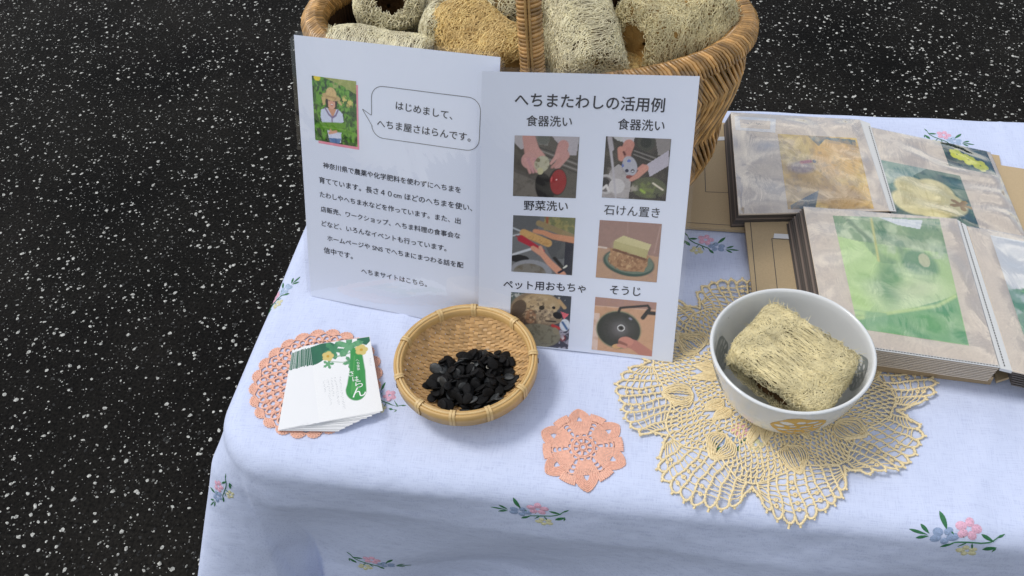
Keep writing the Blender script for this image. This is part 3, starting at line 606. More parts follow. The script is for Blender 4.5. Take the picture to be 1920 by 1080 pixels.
# ------------------------------------------------------------------ wicker basket
KX, KY = -.123, .724
bk = thing('wicker_basket', 'large oval honey brown wicker basket with a wrapped handle, full of loofahs', 'basket', (KX, KY, 0))
HR = .192
def bshape(z):                                  # outer half axes of the body at height z
    q = np.clip(z / HR, 0, 1); e = q ** .55; return .140 + .052 * e + .006 * np.sin(np.pi * q), .082 + .026 * e + .004 * np.sin(np.pi * q)
def bpt(a, z, k=0):
    A_, B_ = bshape(z); return np.stack([(A_ + k) * np.cos(a), (B_ + k) * np.sin(a), z + 0 * a], -1)
# inner wall and floor
zs = np.linspace(.004, HR - .004, 12); an = np.linspace(0, 2 * math.pi, 97)[:-1]
V = np.stack([bpt(an, np.full_like(an, z), -.006) for z in zs], 1); V = np.concatenate([V.reshape(-1, 3), [[0, 0, .004]]]); F = [tuple(q) for q in grid_faces(96, 12, wrapu=True)] + [(((i + 1) % 96) * 12, i * 12, 96 * 12) for i in range(96)]
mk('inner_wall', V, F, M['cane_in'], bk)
# equal-arc angles
dense = np.linspace(0, 2 * math.pi, 4001); PP = bpt(dense, np.full_like(dense, HR)); arc = np.concatenate([[0], np.cumsum(np.linalg.norm(np.diff(PP, axis=0), axis=1))]); NC = 300
angs = np.interp(np.arange(NC) / NC * arc[-1], arc, dense)
def zig(z):                                     # sideways swing of each cane: chevron bands down the wall
    per = .046; q = ((HR - z) / per) % 2.0; tri = np.where(q < 1, q, 2 - q); return tri * .030
RRIM = .0115
for i, a0 in enumerate(angs):
    A_, B_ = bshape(HR); pts = []
    nrm = np.array([math.cos(a0) / A_, math.sin(a0) / B_]); nrm /= np.linalg.norm(nrm); tng = np.array([-nrm[1], nrm[0]]); base = np.array([A_ * math.cos(a0), B_ * math.sin(a0)])
    # inside end, over the roll of the rim
    for ph in np.radians([-40, 0, 40, 80, 120, 160, 195]):
        rr = RRIM; off = -math.cos(ph) * rr + .0; sw = (ph / math.pi) * .012
        pts.append((*(base + nrm * (off - .0005) + tng * (-.012 + sw)), HR - .004 + math.sin(ph) * rr))
    for z in np.linspace(HR - .016, .004, 14):
        Az, Bz = bshape(z); b2 = np.array([Az * math.cos(a0), Bz * math.sin(a0)]); w = .0016 * math.sin((HR - z) / .046 * math.pi * 1.0 + (i % 2) * math.pi)
        pts.append((*(b2 + nrm * (.0006 + w) + tng * (.001 + zig(z) * (1 if True else -1))), z))
    v, f = tubes_arr(np.array(pts), .00152 * rng.uniform(.85, 1.2), 5, up=(*nrm * .3, .2)); mk('cane', v, f, M['cane'], bk)
# inner canes seen inside the wall
Th = Threads()
for a0 in np.linspace(0, 2 * math.pi, 180)[:-1]:
    z = np.linspace(HR - .006, .03, 8); aa = a0 + .35 * (HR - z) * 2.2; P = bpt(aa, z, -.0065); Th.add(P, .0024, 3, 1)
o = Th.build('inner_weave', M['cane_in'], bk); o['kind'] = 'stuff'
# roll core under the canes
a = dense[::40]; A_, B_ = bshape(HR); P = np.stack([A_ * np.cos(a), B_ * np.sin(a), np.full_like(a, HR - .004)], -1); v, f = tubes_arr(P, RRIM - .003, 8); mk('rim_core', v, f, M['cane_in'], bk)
# handle
HX = .023
ta = np.linspace(0, math.pi, 60); hp = np.stack([np.full_like(ta, HX) - .006 * np.sin(ta), -.104 * np.cos(ta), HR - .012 + .20 * np.sin(ta) ** .85], -1)
Hd = mk('handle', *tubes_arr(hp, .0062, 8, flat=.75, up=(1, 0, 0)), M['cane_in'], bk)
hr = resample(hp, 152); T = np.gradient(hr, axis=0); T /= np.linalg.norm(T, axis=1, keepdims=True)
def wrap_ring(c, t, tilt, rx, rz):
    x = np.array([1, 0, 0.]); n = np.cross(t, x); n /= np.linalg.norm(n); x = np.cross(n, t); q = np.linspace(0, 2 * math.pi, 13); return c + np.outer(np.cos(q) * rx, x) + np.outer(np.sin(q) * rz, n) + np.outer(np.cos(q) * tilt, t)
for i in range(1, 150):
    P = wrap_ring(hr[i], T[i], .0012, .0088, .0068); v, f = tubes_arr(P, .0019 * rng.uniform(.9, 1.15), 4, up=T[i]); mk('cane_wrap', v, f, M['cane'], Hd)
for dx in (-.0014, .0014):                       # flat strips laid along the outside of the handle
    nn = np.cross(T, [1, 0, 0.]); nn /= np.linalg.norm(nn, axis=1, keepdims=True); sgn = np.sign((nn * (hr - np.array([HX, 0, HR]))).sum(1)).reshape(-1, 1); P = hr[8:46] + nn[8:46] * sgn[8:46] * .0088 + np.array([dx, 0, 0])
    v, f = tubes_arr(P, .0013, 4, up=(1, 0, 0)); mk('handle_strip', v, f, M['cane_light'], Hd)

# ------------------------------------------------------------------ laminated signs
SD = (.1705, .241)
def sheet(name, label, corners, bow):
    BL, BR, TL, TR = corners; t = thing(name, label, 'sign', BL); o = np.array(BL)
    sf0 = quad_surf(*[np.array(p) - o for p in corners], bow=bow, wave=.0004)
    n = 24; u = np.linspace(0, 1, n); v = np.linspace(0, 1, n); U, V = np.meshgrid(u, v, indexing='ij'); P, N = sf0(U, V)
    front = P.reshape(-1, 3); back = (P - N * .00025).reshape(-1, 3); F = grid_faces(n, n); mk('paper', np.concatenate([front, back]), np.concatenate([F[:, ::1], F[:, ::-1] + n * n]), M['paper'], t)
    # film a little larger, rounded corners
    mx_, my_ = .0035 / SD[0], .0035 / SD[1]; m = 40; g = np.linspace(0, 1, m); U, V = np.meshgrid(g, g, indexing='ij')
    a = (U - .5) * (SD[0] + .007); b = (V - .5) * (SD[1] + .007); rc = .007; hx, hy = (SD[0] + .007) / 2, (SD[1] + .007) / 2
    sx = np.clip(np.abs(b) - (hy - rc), 0, None); lim = hx - rc + np.sqrt(np.clip(rc * rc - sx * sx, 0, None)); a = a / hx * lim
    P, N = sf0(a / SD[0] + .5, b / SD[1] + .5); fr = (P + N * .0005).reshape(-1, 3); mk('laminate_film', fr, grid_faces(m, m), M['film'], t)
    return t, sf0
RTc = ((-.143, .506, .001), (.027, .499, .001), (-.134, .585, .228), (.030, .609, .214))
LTc = ((-.309, .544, .001), (-.137, .517, .001), (-.300, .633, .224), (-.1215, .5985, .232))
sgL, sL = sheet('laminated_sign', 'laminated introduction sheet with a portrait photo and speech bubble, left and behind', LTc, .003)
sgR, sR = sheet('laminated_sign', 'laminated sheet with six captioned example photos, leaning in front of the basket', RTc, -.002)
mb = MB()
for body, p0, p1, bold in [('へちまたわしの活用例', (.155, .912), (.850, .905), .014), ('食器洗い', (.212, .842), (.424, .842), .011), ('食器洗い', (.640, .839), (.858, .839), .011), ('野菜洗い', (.214, .546), (.427, .549), .011),
                           ('石けん置き', (.603, .5435), (.872, .5435), .004), ('ペット用おもちゃ', (.126, .243), (.540, .249), .011), ('そうじ', (.662, .253), (.813, .255), .011)]:
    lettering(mb, body, sR, p0, p1, SD, bold)
mb.build('printed_text', M['ink'], sgR)
mb = MB()
TX = [('神奈川県で農薬や化学肥料を使わずにへちまを', (.119, .548), (.840, .537)), ('育てています。長さ４０cm ほどのへちまを使い、', (.0915, .489), (.900, .477)), ('たわしやへちま水などを作っています。また、出', (.0905, .433), (.8435, .422)),
      ('店販売、ワークショップ、へちま料理の食事会な', (.092, .3755), (.8437, .365)), ('どなど、いろんなイベントも行っています。', (.092, .3185), (.775, .3085)), ('ホームページや SNS でへちまにまつわる話を配', (.1206, .2625), (.864, .253)), ('信中です。', (.0958, .2105), (.262, .2065)),
      ('へちまサイトはこちら。', (.3063, .153), (.672, .1495)), ('はじめまして、', (.5125, .803), (.790, .793)), ('へちま屋さはらんです。', (.4174, .733), (.880, .727))]
for body, p0, p1 in TX: lettering(mb, body, sL, p0, p1, SD, .010)
mb.build('printed_text', M['ink'], sgL)
mb = MB(); pts = []
def rr_pts(u0, v0, u1, v1, r):
    o = []; D = SD; ru, rv = r / D[0], r / D[1]
    for cx, cy, a0 in ((u1 - ru, v1 - rv, 0), (u0 + ru, v1 - rv, 90), (u0 + ru, v0 + rv, 180), (u1 - ru, v0 + rv, 270)):
        for k in range(7): a = math.radians(a0 + 15 * k); o.append((cx + ru * math.cos(a), cy + rv * math.sin(a)))
        if a0 == 90: o += [(u0, .768), (u0 - .001, .757), (.342, .776), (u0 + .004, .718)]
    return o
stroke(mb, rr_pts(.390, .682, .921, .8615, .010), sL, SD, .0005, closed=True); mb.build('speech_bubble', M['line_ink'], sgL)

# the six photographs, and the portrait
def skin_hand(p, cx, cy, s, rot, c=(205, 150, 140), flip=1, n=4):
    p.ell(cx, cy, .13 * s, .11 * s, c, rot)
    for k in range(n):
        a = rot + (-.35 + .28 * k) * flip; p.line([(cx + .06 * s * math.cos(a), cy + .06 * s * math.sin(a)), (cx + .19 * s * math.cos(a * 1.0), cy + .19 * s * math.sin(a))], .028 * s, tuple(q * (.96 - .05 * (k % 2)) for q in c), w2=.018 * s)
def pic1():
    p = Pic(90, 90, (88, 82, 74), 1); p.poly([(0, .55), (.45, .72), (.5, 1), (0, 1)], (118, 112, 104)); p.line([(0, .56), (.42, .72)], .03, (96, 90, 84)); p.mottle(12, (60, 55, 50), .5, .8, 3, .5)
    for k in range(5): p.line([(.33, .16 + .045 * k), (1.05, .42 + .045 * k)], .008, (150, 145, 140) if k % 2 else (40, 36, 34))
    p.poly([(0, 0), (.16, 0), (.18, .2), (.1, .22), (0, .12)], (178, 172, 176)); p.poly([(.32, 0), (.55, 0), (.52, .15), (.38, .14)], (120, 118, 112)); p.poly([(.58, 0), (1, 0), (.97, .3), (.86, .3), (.8, .12), (.66, .1)], (180, 174, 180)); p.ell(.45, .05, .1, .09, (96, 98, 92))
    p.line([(.22, .02), (.28, .26)], .10, (196, 146, 138), w2=.12); p.line([(.30, .2), (.42, .34)], .07, (200, 150, 142)); p.ell(.24, .40, .13, .14, (200, 152, 146)); 
    for k in range(4): p.line([(.18 + .05 * k, .38), (.26 + .05 * k, .60 - .01 * k)], .032, (206 - 8 * (k % 2), 156 - 8 * (k % 2), 150), w2=.02)
    p.line([(.76, .14), (.72, .3)], .085, (196, 144, 138)); p.line([(.78, .3), (.68, .48)], .085, (196, 146, 140), w2=.05); p.line([(.68, .30), (.58, .44)], .035, (204, 154, 146), w2=.02); p.line([(.72, .38), (.6, .5)], .03, (190, 138, 130), w2=.02)
    p.ell(.50, .86, .15, .28, (20, 16, 16), -.25); p.ell(.70, .74, .15, .235, (28, 12, 12), .06); p.ell(.71, .74, .13, .215, (150, 22, 30), .06); p.ell(.60, .70, .02, .06, (210, 90, 90), .1, .5); p.ell(.68, .70, .012, .012, (240, 190, 190))
    p.ell(.44, .45, .12, .14, (186, 182, 158), .3); p.mottle(14, (120, 110, 84), .5, .65, 8, .7, p.emask(.44, .45, .12, .14, .3)); p.ell(.38, .39, .035, .035, (120, 112, 88)); p.ell(.42, .57, .05, .06, (196, 190, 150)); p.grain(); return p
def pic2():
    p = Pic(90, 90, (52, 46, 42), 2); p.mottle(7, (84, 78, 68), .45, .75, 2, .8)
    for k in range(5): p.line([(.45, .18 + .03 * k), (.85, .30 + .035 * k)], .007, (140, 135, 130) if k % 2 else (30, 26, 24))
    p.poly([(.1, 0), (.25, 0), (.3, .08), (.18, .06)], (190, 190, 190)); p.poly([(.25, 0), (.44, 0), (.42, .14), (.28, .12)], (196, 192, 198)); p.ell(.62, .08, .14, .13, (60, 62, 52)); p.ell(.62, .07, .09, .09, (30, 34, 28)); p.poly([(.76, 0), (1, 0), (.98, .3), (.82, .26)], (140, 134, 132))
    p.poly([(.66, .42), (.98, .18), (1, .42), (.72, .62)], (186, 180, 192)); p.line([(.36, .12), (.33, .22)], .085, (196, 136, 122)); p.line([(.24, .2), (.26, .34)], .05, (200, 138, 122)); p.line([(.36, .2), (.36, .32)], .045, (190, 128, 116)); p.line([(.29, .24), (.31, .28)], .018, (90, 24, 26))
    p.poly([(.1, .56), (.22, .44), (.34, .5), (.44, .66), (.42, 1), (0, 1), (0, .9)], (176, 170, 170)); p.mottle(9, (140, 132, 130), .5, .7, 5, .5, (p.x < .42) & (p.y > .5)); p.ell(.05, .78, .15, .17, (190, 186, 186)); p.ell(.04, .78, .12, .13, (110, 104, 104)); p.ell(.03, .76, .08, .09, (40, 36, 38)); p.line([(0, .86), (.06, .8), (.1, .88)], .02, (220, 216, 214))
    p.ell(.22, .80, .13, .13, (200, 196, 196)); p.ell(.72, .80, .28, .18, (84, 88, 62)); p.mottle(9, (120, 132, 70), .5, .7, 9, .8, p.emask(.70, .82, .24, .15, 0, .3)); p.mottle(12, (176, 168, 156), .5, .62, 15, .8, p.emask(.45, .85, .12, .18, 0, .4)); p.line([(.78, .72), (.94, .82)], .012, (230, 220, 200)); p.line([(.6, .84), (.66, .88)], .02, (150, 176, 70))
    p.line([(.05, .02), (.14, .5), (.22, 1)], .022, (186, 182, 188), w2=.012); p.line([(.06, .02), (.1, .2)], .035, (176, 170, 176))
    p.ell(.40, .46, .115, .17, (176, 176, 186), -.35); p.ell(.38, .38, .03, .025, (96, 116, 186)); p.ell(.29, .46, .02, .03, (96, 116, 180)); p.ell(.36, .54, .028, .03, (26, 26, 60)); p.ell(.45, .54, .03, .03, (24, 24, 40)); p.ell(.45, .545, .015, .014, (200, 200, 210)); p.ell(.41, .64, .06, .035, (136, 60, 54))
    p.line([(.64, .48), (.52, .62), (.44, .68)], .055, (204, 146, 130), w2=.03); p.line([(.6, .44), (.54, .5)], .022, (200, 140, 128)); p.mottle(22, (16, 14, 14), .56, .6, 21, .9, (p.x > .8) * (p.y > .88)); p.grain(); return p
def pic3():
    p = Pic(90, 90, (112, 114, 116), 3); p.poly([(0, 0), (.44, 0), (.4, .24), (0, .3)], (96, 98, 100)); p.poly([(.5, 0), (1, 0), (1, .28), (.52, .1)], (112, 116, 78)); p.mottle(14, (160, 150, 96), .5, .7, 2, .8, (p.x > .5) & (p.y < .25)); p.line([(.55, 0), (.55, .12)], .02, (150, 80, 50)); p.line([(.42, .12), (1, .34)], .05, (150, 132, 96)); p.line([(0, .22), (.2, .3), (.0, .36)], .012, (190, 196, 200))
    p.poly([(.45, .35), (1, .42), (1, .7), (.66, .74)], (86, 88, 90)); p.poly([(.86, .4), (1, .42), (1, 1), (.86, .98)], (26, 28, 48)); p.line([(0, .7), (.3, .58)], .02, (200, 204, 210)); p.ell(.12, .76, .17, .07, (30, 30, 32)); p.ell(.32, .98, .36, .22, (150, 152, 158)); p.ell(.3, 1.0, .28, .17, (128, 124, 116)); p.mottle(12, (100, 88, 70), .5, .7, 7, .7, p.emask(.3, .98, .26, .14)); p.line([(.7, .72), (.86, .9)], .03, (36, 34, 34)); p.line([(.86, .88), (.9, .84)], .015, (220, 220, 210))
    p.line([(1, .38), (.66, .34), (.5, .28), (.36, .26)], .055, (206, 146, 112), w2=.035); p.line([(.18, .30), (.58, .46)], .065, (204, 162, 104)); p.mottle(16, (170, 126, 74), .5, .7, 4, .6, p.emask(.38, .38, .25, .07, .38)); p.line([(.14, .40), (.50, .60)], .06, (178, 40, 60), w2=.03); p.line([(.12, .38), (.06, .36)], .012, (150, 60, 60))
    p.line([(.34, .56), (.5, .66), (.62, .80), (.84, 1.0)], .04, (214, 156, 130), w2=.06); p.line([(.46, .54), (.5, .64)], .03, (216, 160, 134)); p.line([(.78, .97), (.88, .90)], .02, (30, 30, 50)); p.grain(); return p
def pic4():
    p = Pic(90, 90, (158, 126, 116), 4); p.poly([(0, .44), (.14, .46), (1, .56), (1, 1), (0, 1)], (186, 150, 122)); p.line([(0, .46), (.14, .47)], .012, (230, 216, 206)); p.line([(.45, 0), (.47, .2)], .004, (180, 150, 140)); p.line([(.98, .05), (.92, .5)], .01, (180, 150, 140)); p.mottle(10, (170, 136, 124), .5, .8, 1, .5)
    p.ell(.52, .70, .44, .24, (44, 76, 66), .12); p.ell(.53, .68, .41, .21, (108, 124, 108), .12); p.ell(.53, .69, .36, .18, (96, 110, 92), .12, .3)
    p.ell(.51, .68, .33, .17, (172, 130, 94), .1); p.poly([(.2, .46), (.84, .56), (.78, .84), (.4, .84), (.22, .72)], (172, 130, 92)); p.mottle(26, (134, 92, 58), .45, .65, 6, .8, p.emask(.5, .66, .34, .2)); p.mottle(24, (206, 172, 128), .55, .7, 12, .7, p.emask(.5, .62, .34, .2)); p.line([(.26, .49), (.78, .62)], .02, (110, 70, 44))
    p.poly([(.26, .34), (.40, .24), (.86, .36), (.82, .48)], (206, 196, 148)); p.poly([(.26, .34), (.82, .46), (.80, .60), (.25, .46)], (182, 172, 120)); p.mottle(5, (196, 186, 136), .5, .8, 3, .5, p.emask(.5, .4, .3, .16)); p.grain(.03); return p
def pic5():
    p = Pic(90, 90, (70, 74, 82), 5); p.poly([(.0, .0), (.3, 0), (.2, .3), (0, .4)], (74, 92, 92)); p.mottle(20, (200, 200, 196), .62, .7, 9, .8, (p.y < .1)); p.poly([(.8, .4), (1, .4), (1, 1), (.7, 1)], (70, 70, 86)); p.poly([(.84, .3), (.98, .34), (.9, .44)], (226, 110, 120)); p.ell(.92, .55, .09, .12, (214, 220, 230)); p.line([(.88, .5), (.96, .62)], .02, (60, 100, 150)); p.ell(.9, .8, .05, .07, (130, 50, 60)); p.ell(.9, .8, .025, .035, (220, 200, 200)); p.mottle(18, (180, 176, 190), .56, .66, 30, .8, (p.x > .84) & (p.y > .6))
    p.ell(.38, .34, .40, .38, (140, 122, 100), .1); p.ell(.20, .62, .26, .34, (104, 84, 70)); p.ell(.5, .18, .34, .2, (182, 158, 122)); p.ell(.62, .42, .26, .14, (150, 132, 110), .15); p.ell(.34, .44, .10, .14, (156, 118, 90)); p.mottle(20, (206, 184, 150), .5, .7, 4, .8, p.emask(.48, .3, .36, .3, 0, .3)); p.mottle(24, (74, 62, 54), .52, .7, 14, .8, p.emask(.36, .42, .4, .4, 0, .3)); p.ell(.14, .3, .12, .18, (84, 70, 60), .4)
    p.ell(.52, .26, .05, .04, (26, 22, 22)); p.ell(.72, .24, .03, .03, (26, 22, 22)); p.ell(.79, .38, .085, .065, (24, 22, 26), .4); p.line([(.6, .5), (.76, .5)], .014, (50, 40, 38)); p.line([(.72, .58), (.82, .62)], .03, (190, 60, 60)); p.line([(.8, .1), (.9, .22)], .03, (190, 160, 120))
    p.ell(.46, .80, .42, .24, (136, 132, 114), -.05); p.mottle(18, (106, 102, 86), .5, .7, 40, .8, p.emask(.46, .80, .42, .24, -.05)); p.ell(.78, .68, .05, .08, (146, 138, 116), -.6); p.grain(); return p
def pic6():
    p = Pic(90, 90, (206, 162, 130), 6); p.poly([(0, 0), (1, 0), (1, .14), (0, .16)], (176, 138, 126)); p.line([(0, .165), (1, .14)], .006, (220, 190, 170)); p.poly([(0, .3), (.1, .3), (.1, 1), (0, 1)], (222, 196, 182)); p.mottle(9, (190, 144, 110), .5, .8, 2, .5)
    p.ell(.42, .57, .385, .37, (120, 132, 104), .05); p.ell(.42, .57, .365, .345, (50, 52, 48), .05, .05); p.ell(.43, .56, .30, .28, (72, 70, 70), .05, .5); p.ell(.44, .55, .16, .17, (112, 108, 110), 0, .8); p.mottle(30, (40, 42, 38), .5, .7, 8, .5, p.emask(.42, .57, .36, .34) - p.emask(.43, .56, .22, .2, 0, .3)); p.ell(.46, .53, .065, .065, (226, 226, 226)); p.ell(.46, .53, .05, .05, (90, 86, 84)); p.ell(.46, .53, .03, .03, (24, 22, 22)); p.ell(.6, .34, .04, .025, (140, 140, 160), .5, .5)
    p.line([(.40, .24), (.42, .16), (.50, .14), (.86, .07), (.90, .12), (.88, .2)], .022, (34, 30, 32)); p.line([(.88, .16), (.80, .30)], .035, (30, 26, 28)); p.line([(.9, .2), (.98, .20)], .035, (34, 30, 32))
    p.line([(.54, .78), (.7, .82), (1.0, 1.02)], .085, (190, 128, 116), w2=.10); p.ell(.56, .77, .13, .09, (206, 142, 126)); p.ell(.42, .88, .09, .045, (210, 166, 116), -.2); p.line([(.46, .80), (.56, .84)], .03, (150, 96, 84)); p.line([(.44, .86), (.55, .88)], .03, (206, 144, 128)); p.grain(.03); return p
def portrait():
    p = Pic(100, 130, (52, 100, 22), 7); p.mottle(9, (96, 156, 40), .45, .6, 2); p.mottle(16, (22, 52, 14), .48, .62, 5, .9); p.mottle(11, (120, 176, 60), .58, .7, 25, .8); p.poly([(.25, 0), (1, 0), (1, .2), (.72, .10), (.5, .05)], (150, 160, 82)); p.mottle(14, (176, 180, 110), .5, .7, 19, .7, (p.y < .14) * (p.x > .4)); p.ell(.12, .02, .08, .05, (230, 210, 30)); p.mottle(20, (224, 206, 120), .56, .64, 31, .9, p.emask(.8, .32, .22, .1, 0, .5))
    p.ell(.43, .36, .145, .115, (40, 26, 20)); p.poly([(.16, .62), (.18, .50), (.32, .46), (.58, .46), (.68, .52), (.70, .64), (.62, .68), (.2, .72)], (206, 214, 236)); p.poly([(.30, .80), (.64, .80), (.62, .98), (.34, .96)], (212, 218, 240)); p.poly([(.33, .93), (.63, .91), (.58, 1.0), (.36, 1.0)], (96, 130, 180)); p.line([(.50, .93), (.50, 1)], .006, (60, 84, 130))
    p.poly([(.33, .46), (.54, .46), (.45, .60)], (206, 150, 120)); p.line([(.28, .47), (.36, .56), (.44, .60), (.52, .56), (.58, .47)], .016, (128, 110, 150)); p.line([(.43, .60), (.43, .68)], .014, (130, 112, 150))
    p.ell(.43, .37, .105, .105, (222, 166, 140), 0, .05); p.ell(.36, .37, .03, .02, (232, 172, 150), 0, .5); p.ell(.5, .37, .03, .02, (232, 172, 150), 0, .5); p.line([(.37, .345), (.395, .346)], .006, (40, 26, 22)); p.line([(.475, .346), (.50, .345)], .006, (40, 26, 22)); p.line([(.365, .312), (.40, .308)], .004, (60, 40, 30)); p.line([(.465, .308), (.50, .312)], .004, (60, 40, 30)); p.line([(.435, .345), (.44, .365)], .006, (196, 136, 112)); p.ell(.44, .405, .036, .016, (190, 96, 90)); p.ell(.44, .402, .030, .009, (240, 232, 226))
    p.line([(.335, .30), (.33, .42)], .022, (36, 22, 18)); p.line([(.53, .31), (.535, .42)], .02, (36, 22, 18))
    p.ell(.43, .285, .22, .055, (196, 166, 112), .08); p.ell(.44, .305, .11, .02, (110, 70, 50)); p.ell(.43, .24, .125, .105, (214, 184, 126), .05); p.poly([(.20, .30), (.23, .42), (.28, .42), (.30, .30)], (206, 176, 120)); p.poly([(.60, .30), (.68, .38), (.66, .40), (.58, .36)], (206, 176, 120)); p.line([(.32, .28), (.54, .295)], .014, (180, 146, 92)); p.mottle(40, (180, 150, 98), .55, .7, 3, .5, p.emask(.43, .25, .14, .1))
    p.line([(.17, .74), (.45, .715), (.70, .70)], .042, (96, 150, 22)); p.line([(.16, .76), (.5, .79), (.88, .80)], .045, (84, 140, 18), w2=.012); p.line([(.2, .765), (.75, .765)], .008, (120, 176, 40)); p.line([(.35, .85), (.44, .83), (.52, .81)], .022, (214, 160, 130)); p.line([(.38, .80), (.42, .84)], .018, (214, 160, 130)); p.grain(.06); return p
for pf, (u0, v0, u1, v1) in [(pic1, (.159, .792, .463, .579)), (pic2, (.588, .7968, .8948, .5863)), (pic3, (.1636, .5084, .4678, .2947)), (pic4, (.5859, .5056, .8868, .2943)), (pic5, (.166, .2138, .4714, .0052)), (pic6, (.5914, .2202, .8959, .0141))]:
    print_picture('printed_photo', pf(), sR, u0, v0, u1, v1, sgR)
q = Pic(3, 3, (236, 150, 170)); print_picture('pink_shadow', q, sL, .100, .855, .322, .628, sgL, .0001)
print_picture('printed_photo', portrait(), sL, .083, .8676, .313, .6377, sgL, .0002)

# ------------------------------------------------------------------ business cards, fanned out
NCARD = 24
BOT = [(-.292, .394), (-.241, .3985), (-.306, .477), (-.254, .4835)]; TOP = [(-.257, .401), (-.207, .418), (-.289, .480), (-.238, .495)]
def leaf_poly(cx, cy, s, rot, lobes=5):
    o = []
    for k in range(lobes * 4):
        a = rot + k / (lobes * 4) * 2 * math.pi; r = s * (.66 + .34 * math.cos(lobes * (a - rot)) + .12 * (k % 2)); o.append((cx + r * math.cos(a), cy + r * .72 * math.sin(a)))
    return o
def card_art():
    p = Pic(120, 180, (233, 234, 234), 9); g1, g2, g3 = (22, 96, 70), (64, 136, 92), (96, 158, 112)
    p.poly([(0, .03), (.18, 0), (.35, 0), (.46, .06), (.40, .14), (.26, .20), (.1, .26), (0, .28)], g1); p.poly([(.78, 0), (1, 0), (1, .06), (.92, .11), (.8, .06)], g1)
    p.poly(leaf_poly(.38, .11, .19, .3), g2); p.poly(leaf_poly(.64, .09, .25, -.2), g3); p.poly(leaf_poly(.62, .31, .13, .5), g3); p.poly(leaf_poly(.26, .29, .10, .1), g3); p.line([(.26, .22), (.5, .20), (.74, .17)], .008, (110, 160, 120)); p.line([(.3, .26), (.5, .30), (.62, .28)], .005, (140, 170, 140))
    p.mottle(14, (30, 110, 76), .5, .7, 4, .45, ((p.a[..., 1] > p.a[..., 0] * 1.25)).astype(float))
    # bottle gourd
    p.line([(.735, .22), (.71, .45), (.655, .66)], .10, (44, 140, 66), w2=.155); p.ell(.64, .69, .17, .135, (44, 140, 66)); p.ell(.64, .67, .09, .12, (92, 176, 88), 0, .9, .5); p.line([(.70, .24), (.63, .5), (.56, .72)], .008, (90, 166, 84), .6); p.line([(.76, .26), (.73, .5), (.72, .74)], .008, (30, 112, 52), .6)
    for cx, cy, s in ((.27, .185, .10), (.83, .165, .11)):
        for k in range(5): p.ell(cx + s * .5 * math.cos(k * 1.257), cy + s * .36 * math.sin(k * 1.257), s * .55, s * .36, (208, 188, 112), soft=.2)
        p.ell(cx, cy, s * .25, s * .18, (190, 150, 40))
    p.grain(.015); return p
art = card_art(); cards = []
for i in range(NCARD):
    q = i / (NCARD - 1); z = .0016 + .00030 * i; jit = rng.normal(0, .0004, 2) if 0 < i < NCARD - 1 else np.zeros(2); e = q ** 1.5
    c4 = [np.array(b) * (1 - e) + np.array(t) * e + jit for b, t in zip(BOT, TOP)]; o = c4[0]
    lab = 'uppermost business card of the fanned stack, with a green gourd drawing' if i == NCARD - 1 else ('lowest business card of the fanned stack, lying on the salmon doily' if i == 0 else 'business card with green leaf print inside the fanned stack on the salmon doily')
    t = thing('business_card', lab, 'card', (o[0], o[1], z), 'business cards in the fanned stack')
    BLc, BRc, TLc, TRc = [(*(p - o), 0) for p in c4]; mb = MB(); mb.slab([BLc, BRc, TRc, TLc], -.00024, 0); mb.build('card_stock', M['card'], t)
    sf = quad_surf(BLc, BRc, TLc, TRc)
    if i == NCARD - 1: print_picture('printed_drawing', art, sf, 0.004, .996, .996, .004, t, .00004)
    else:
        a2 = Pic(30, 48, (233, 234, 234), 9); a2.a = art.a[:48, :30].copy(); a2.y, a2.x = np.mgrid[0:1:48j, 0:1:30j]; print_picture('printed_drawing', a2, sf, .004, .996, .25, .733, t, .00003)
    if i == NCARD - 1: topcard, topsf = t, sf
mb = MB(); CD = (.053, .085)
r2 = np.random.default_rng(4)
for x, y0, y1 in ((.41, .52, .12), (.345, .52, .18), (.28, .52, .28), (.22, .51, .20), (.155, .50, .36), (.94, .70, .60)):
    y = y0
    while y > y1:                                # unreadably small print: broken specks of ink
        for k in range(3): a = (x + r2.uniform(-.014, .014), y - r2.uniform(0, .014)); stroke(mb, [a, (a[0] + r2.uniform(-.014, .014), a[1] + r2.uniform(-.007, .007))], topsf, CD, .00022, .0001)
        y -= .022
mb.build('small_print', M['grey_ink'], topcard)
mb = MB()
for ch, x, y, s in (('へ', .735, .70, .05), ('ち', .74, .66, .045), ('ま', .735, .62, .05), ('屋', .73, .58, .05), ('さ', .60, .535, .09), ('は', .66, .46, .10), ('ら', .70, .385, .12), ('ん', .68, .29, .22)):
    lettering(mb, ch, topsf, (x - s / 2 + .0, y), (x + s / 2, y), CD, 0 if s < .06 else -.008, .0001)
mb.build('white_lettering', M['white_ink'], topcard)

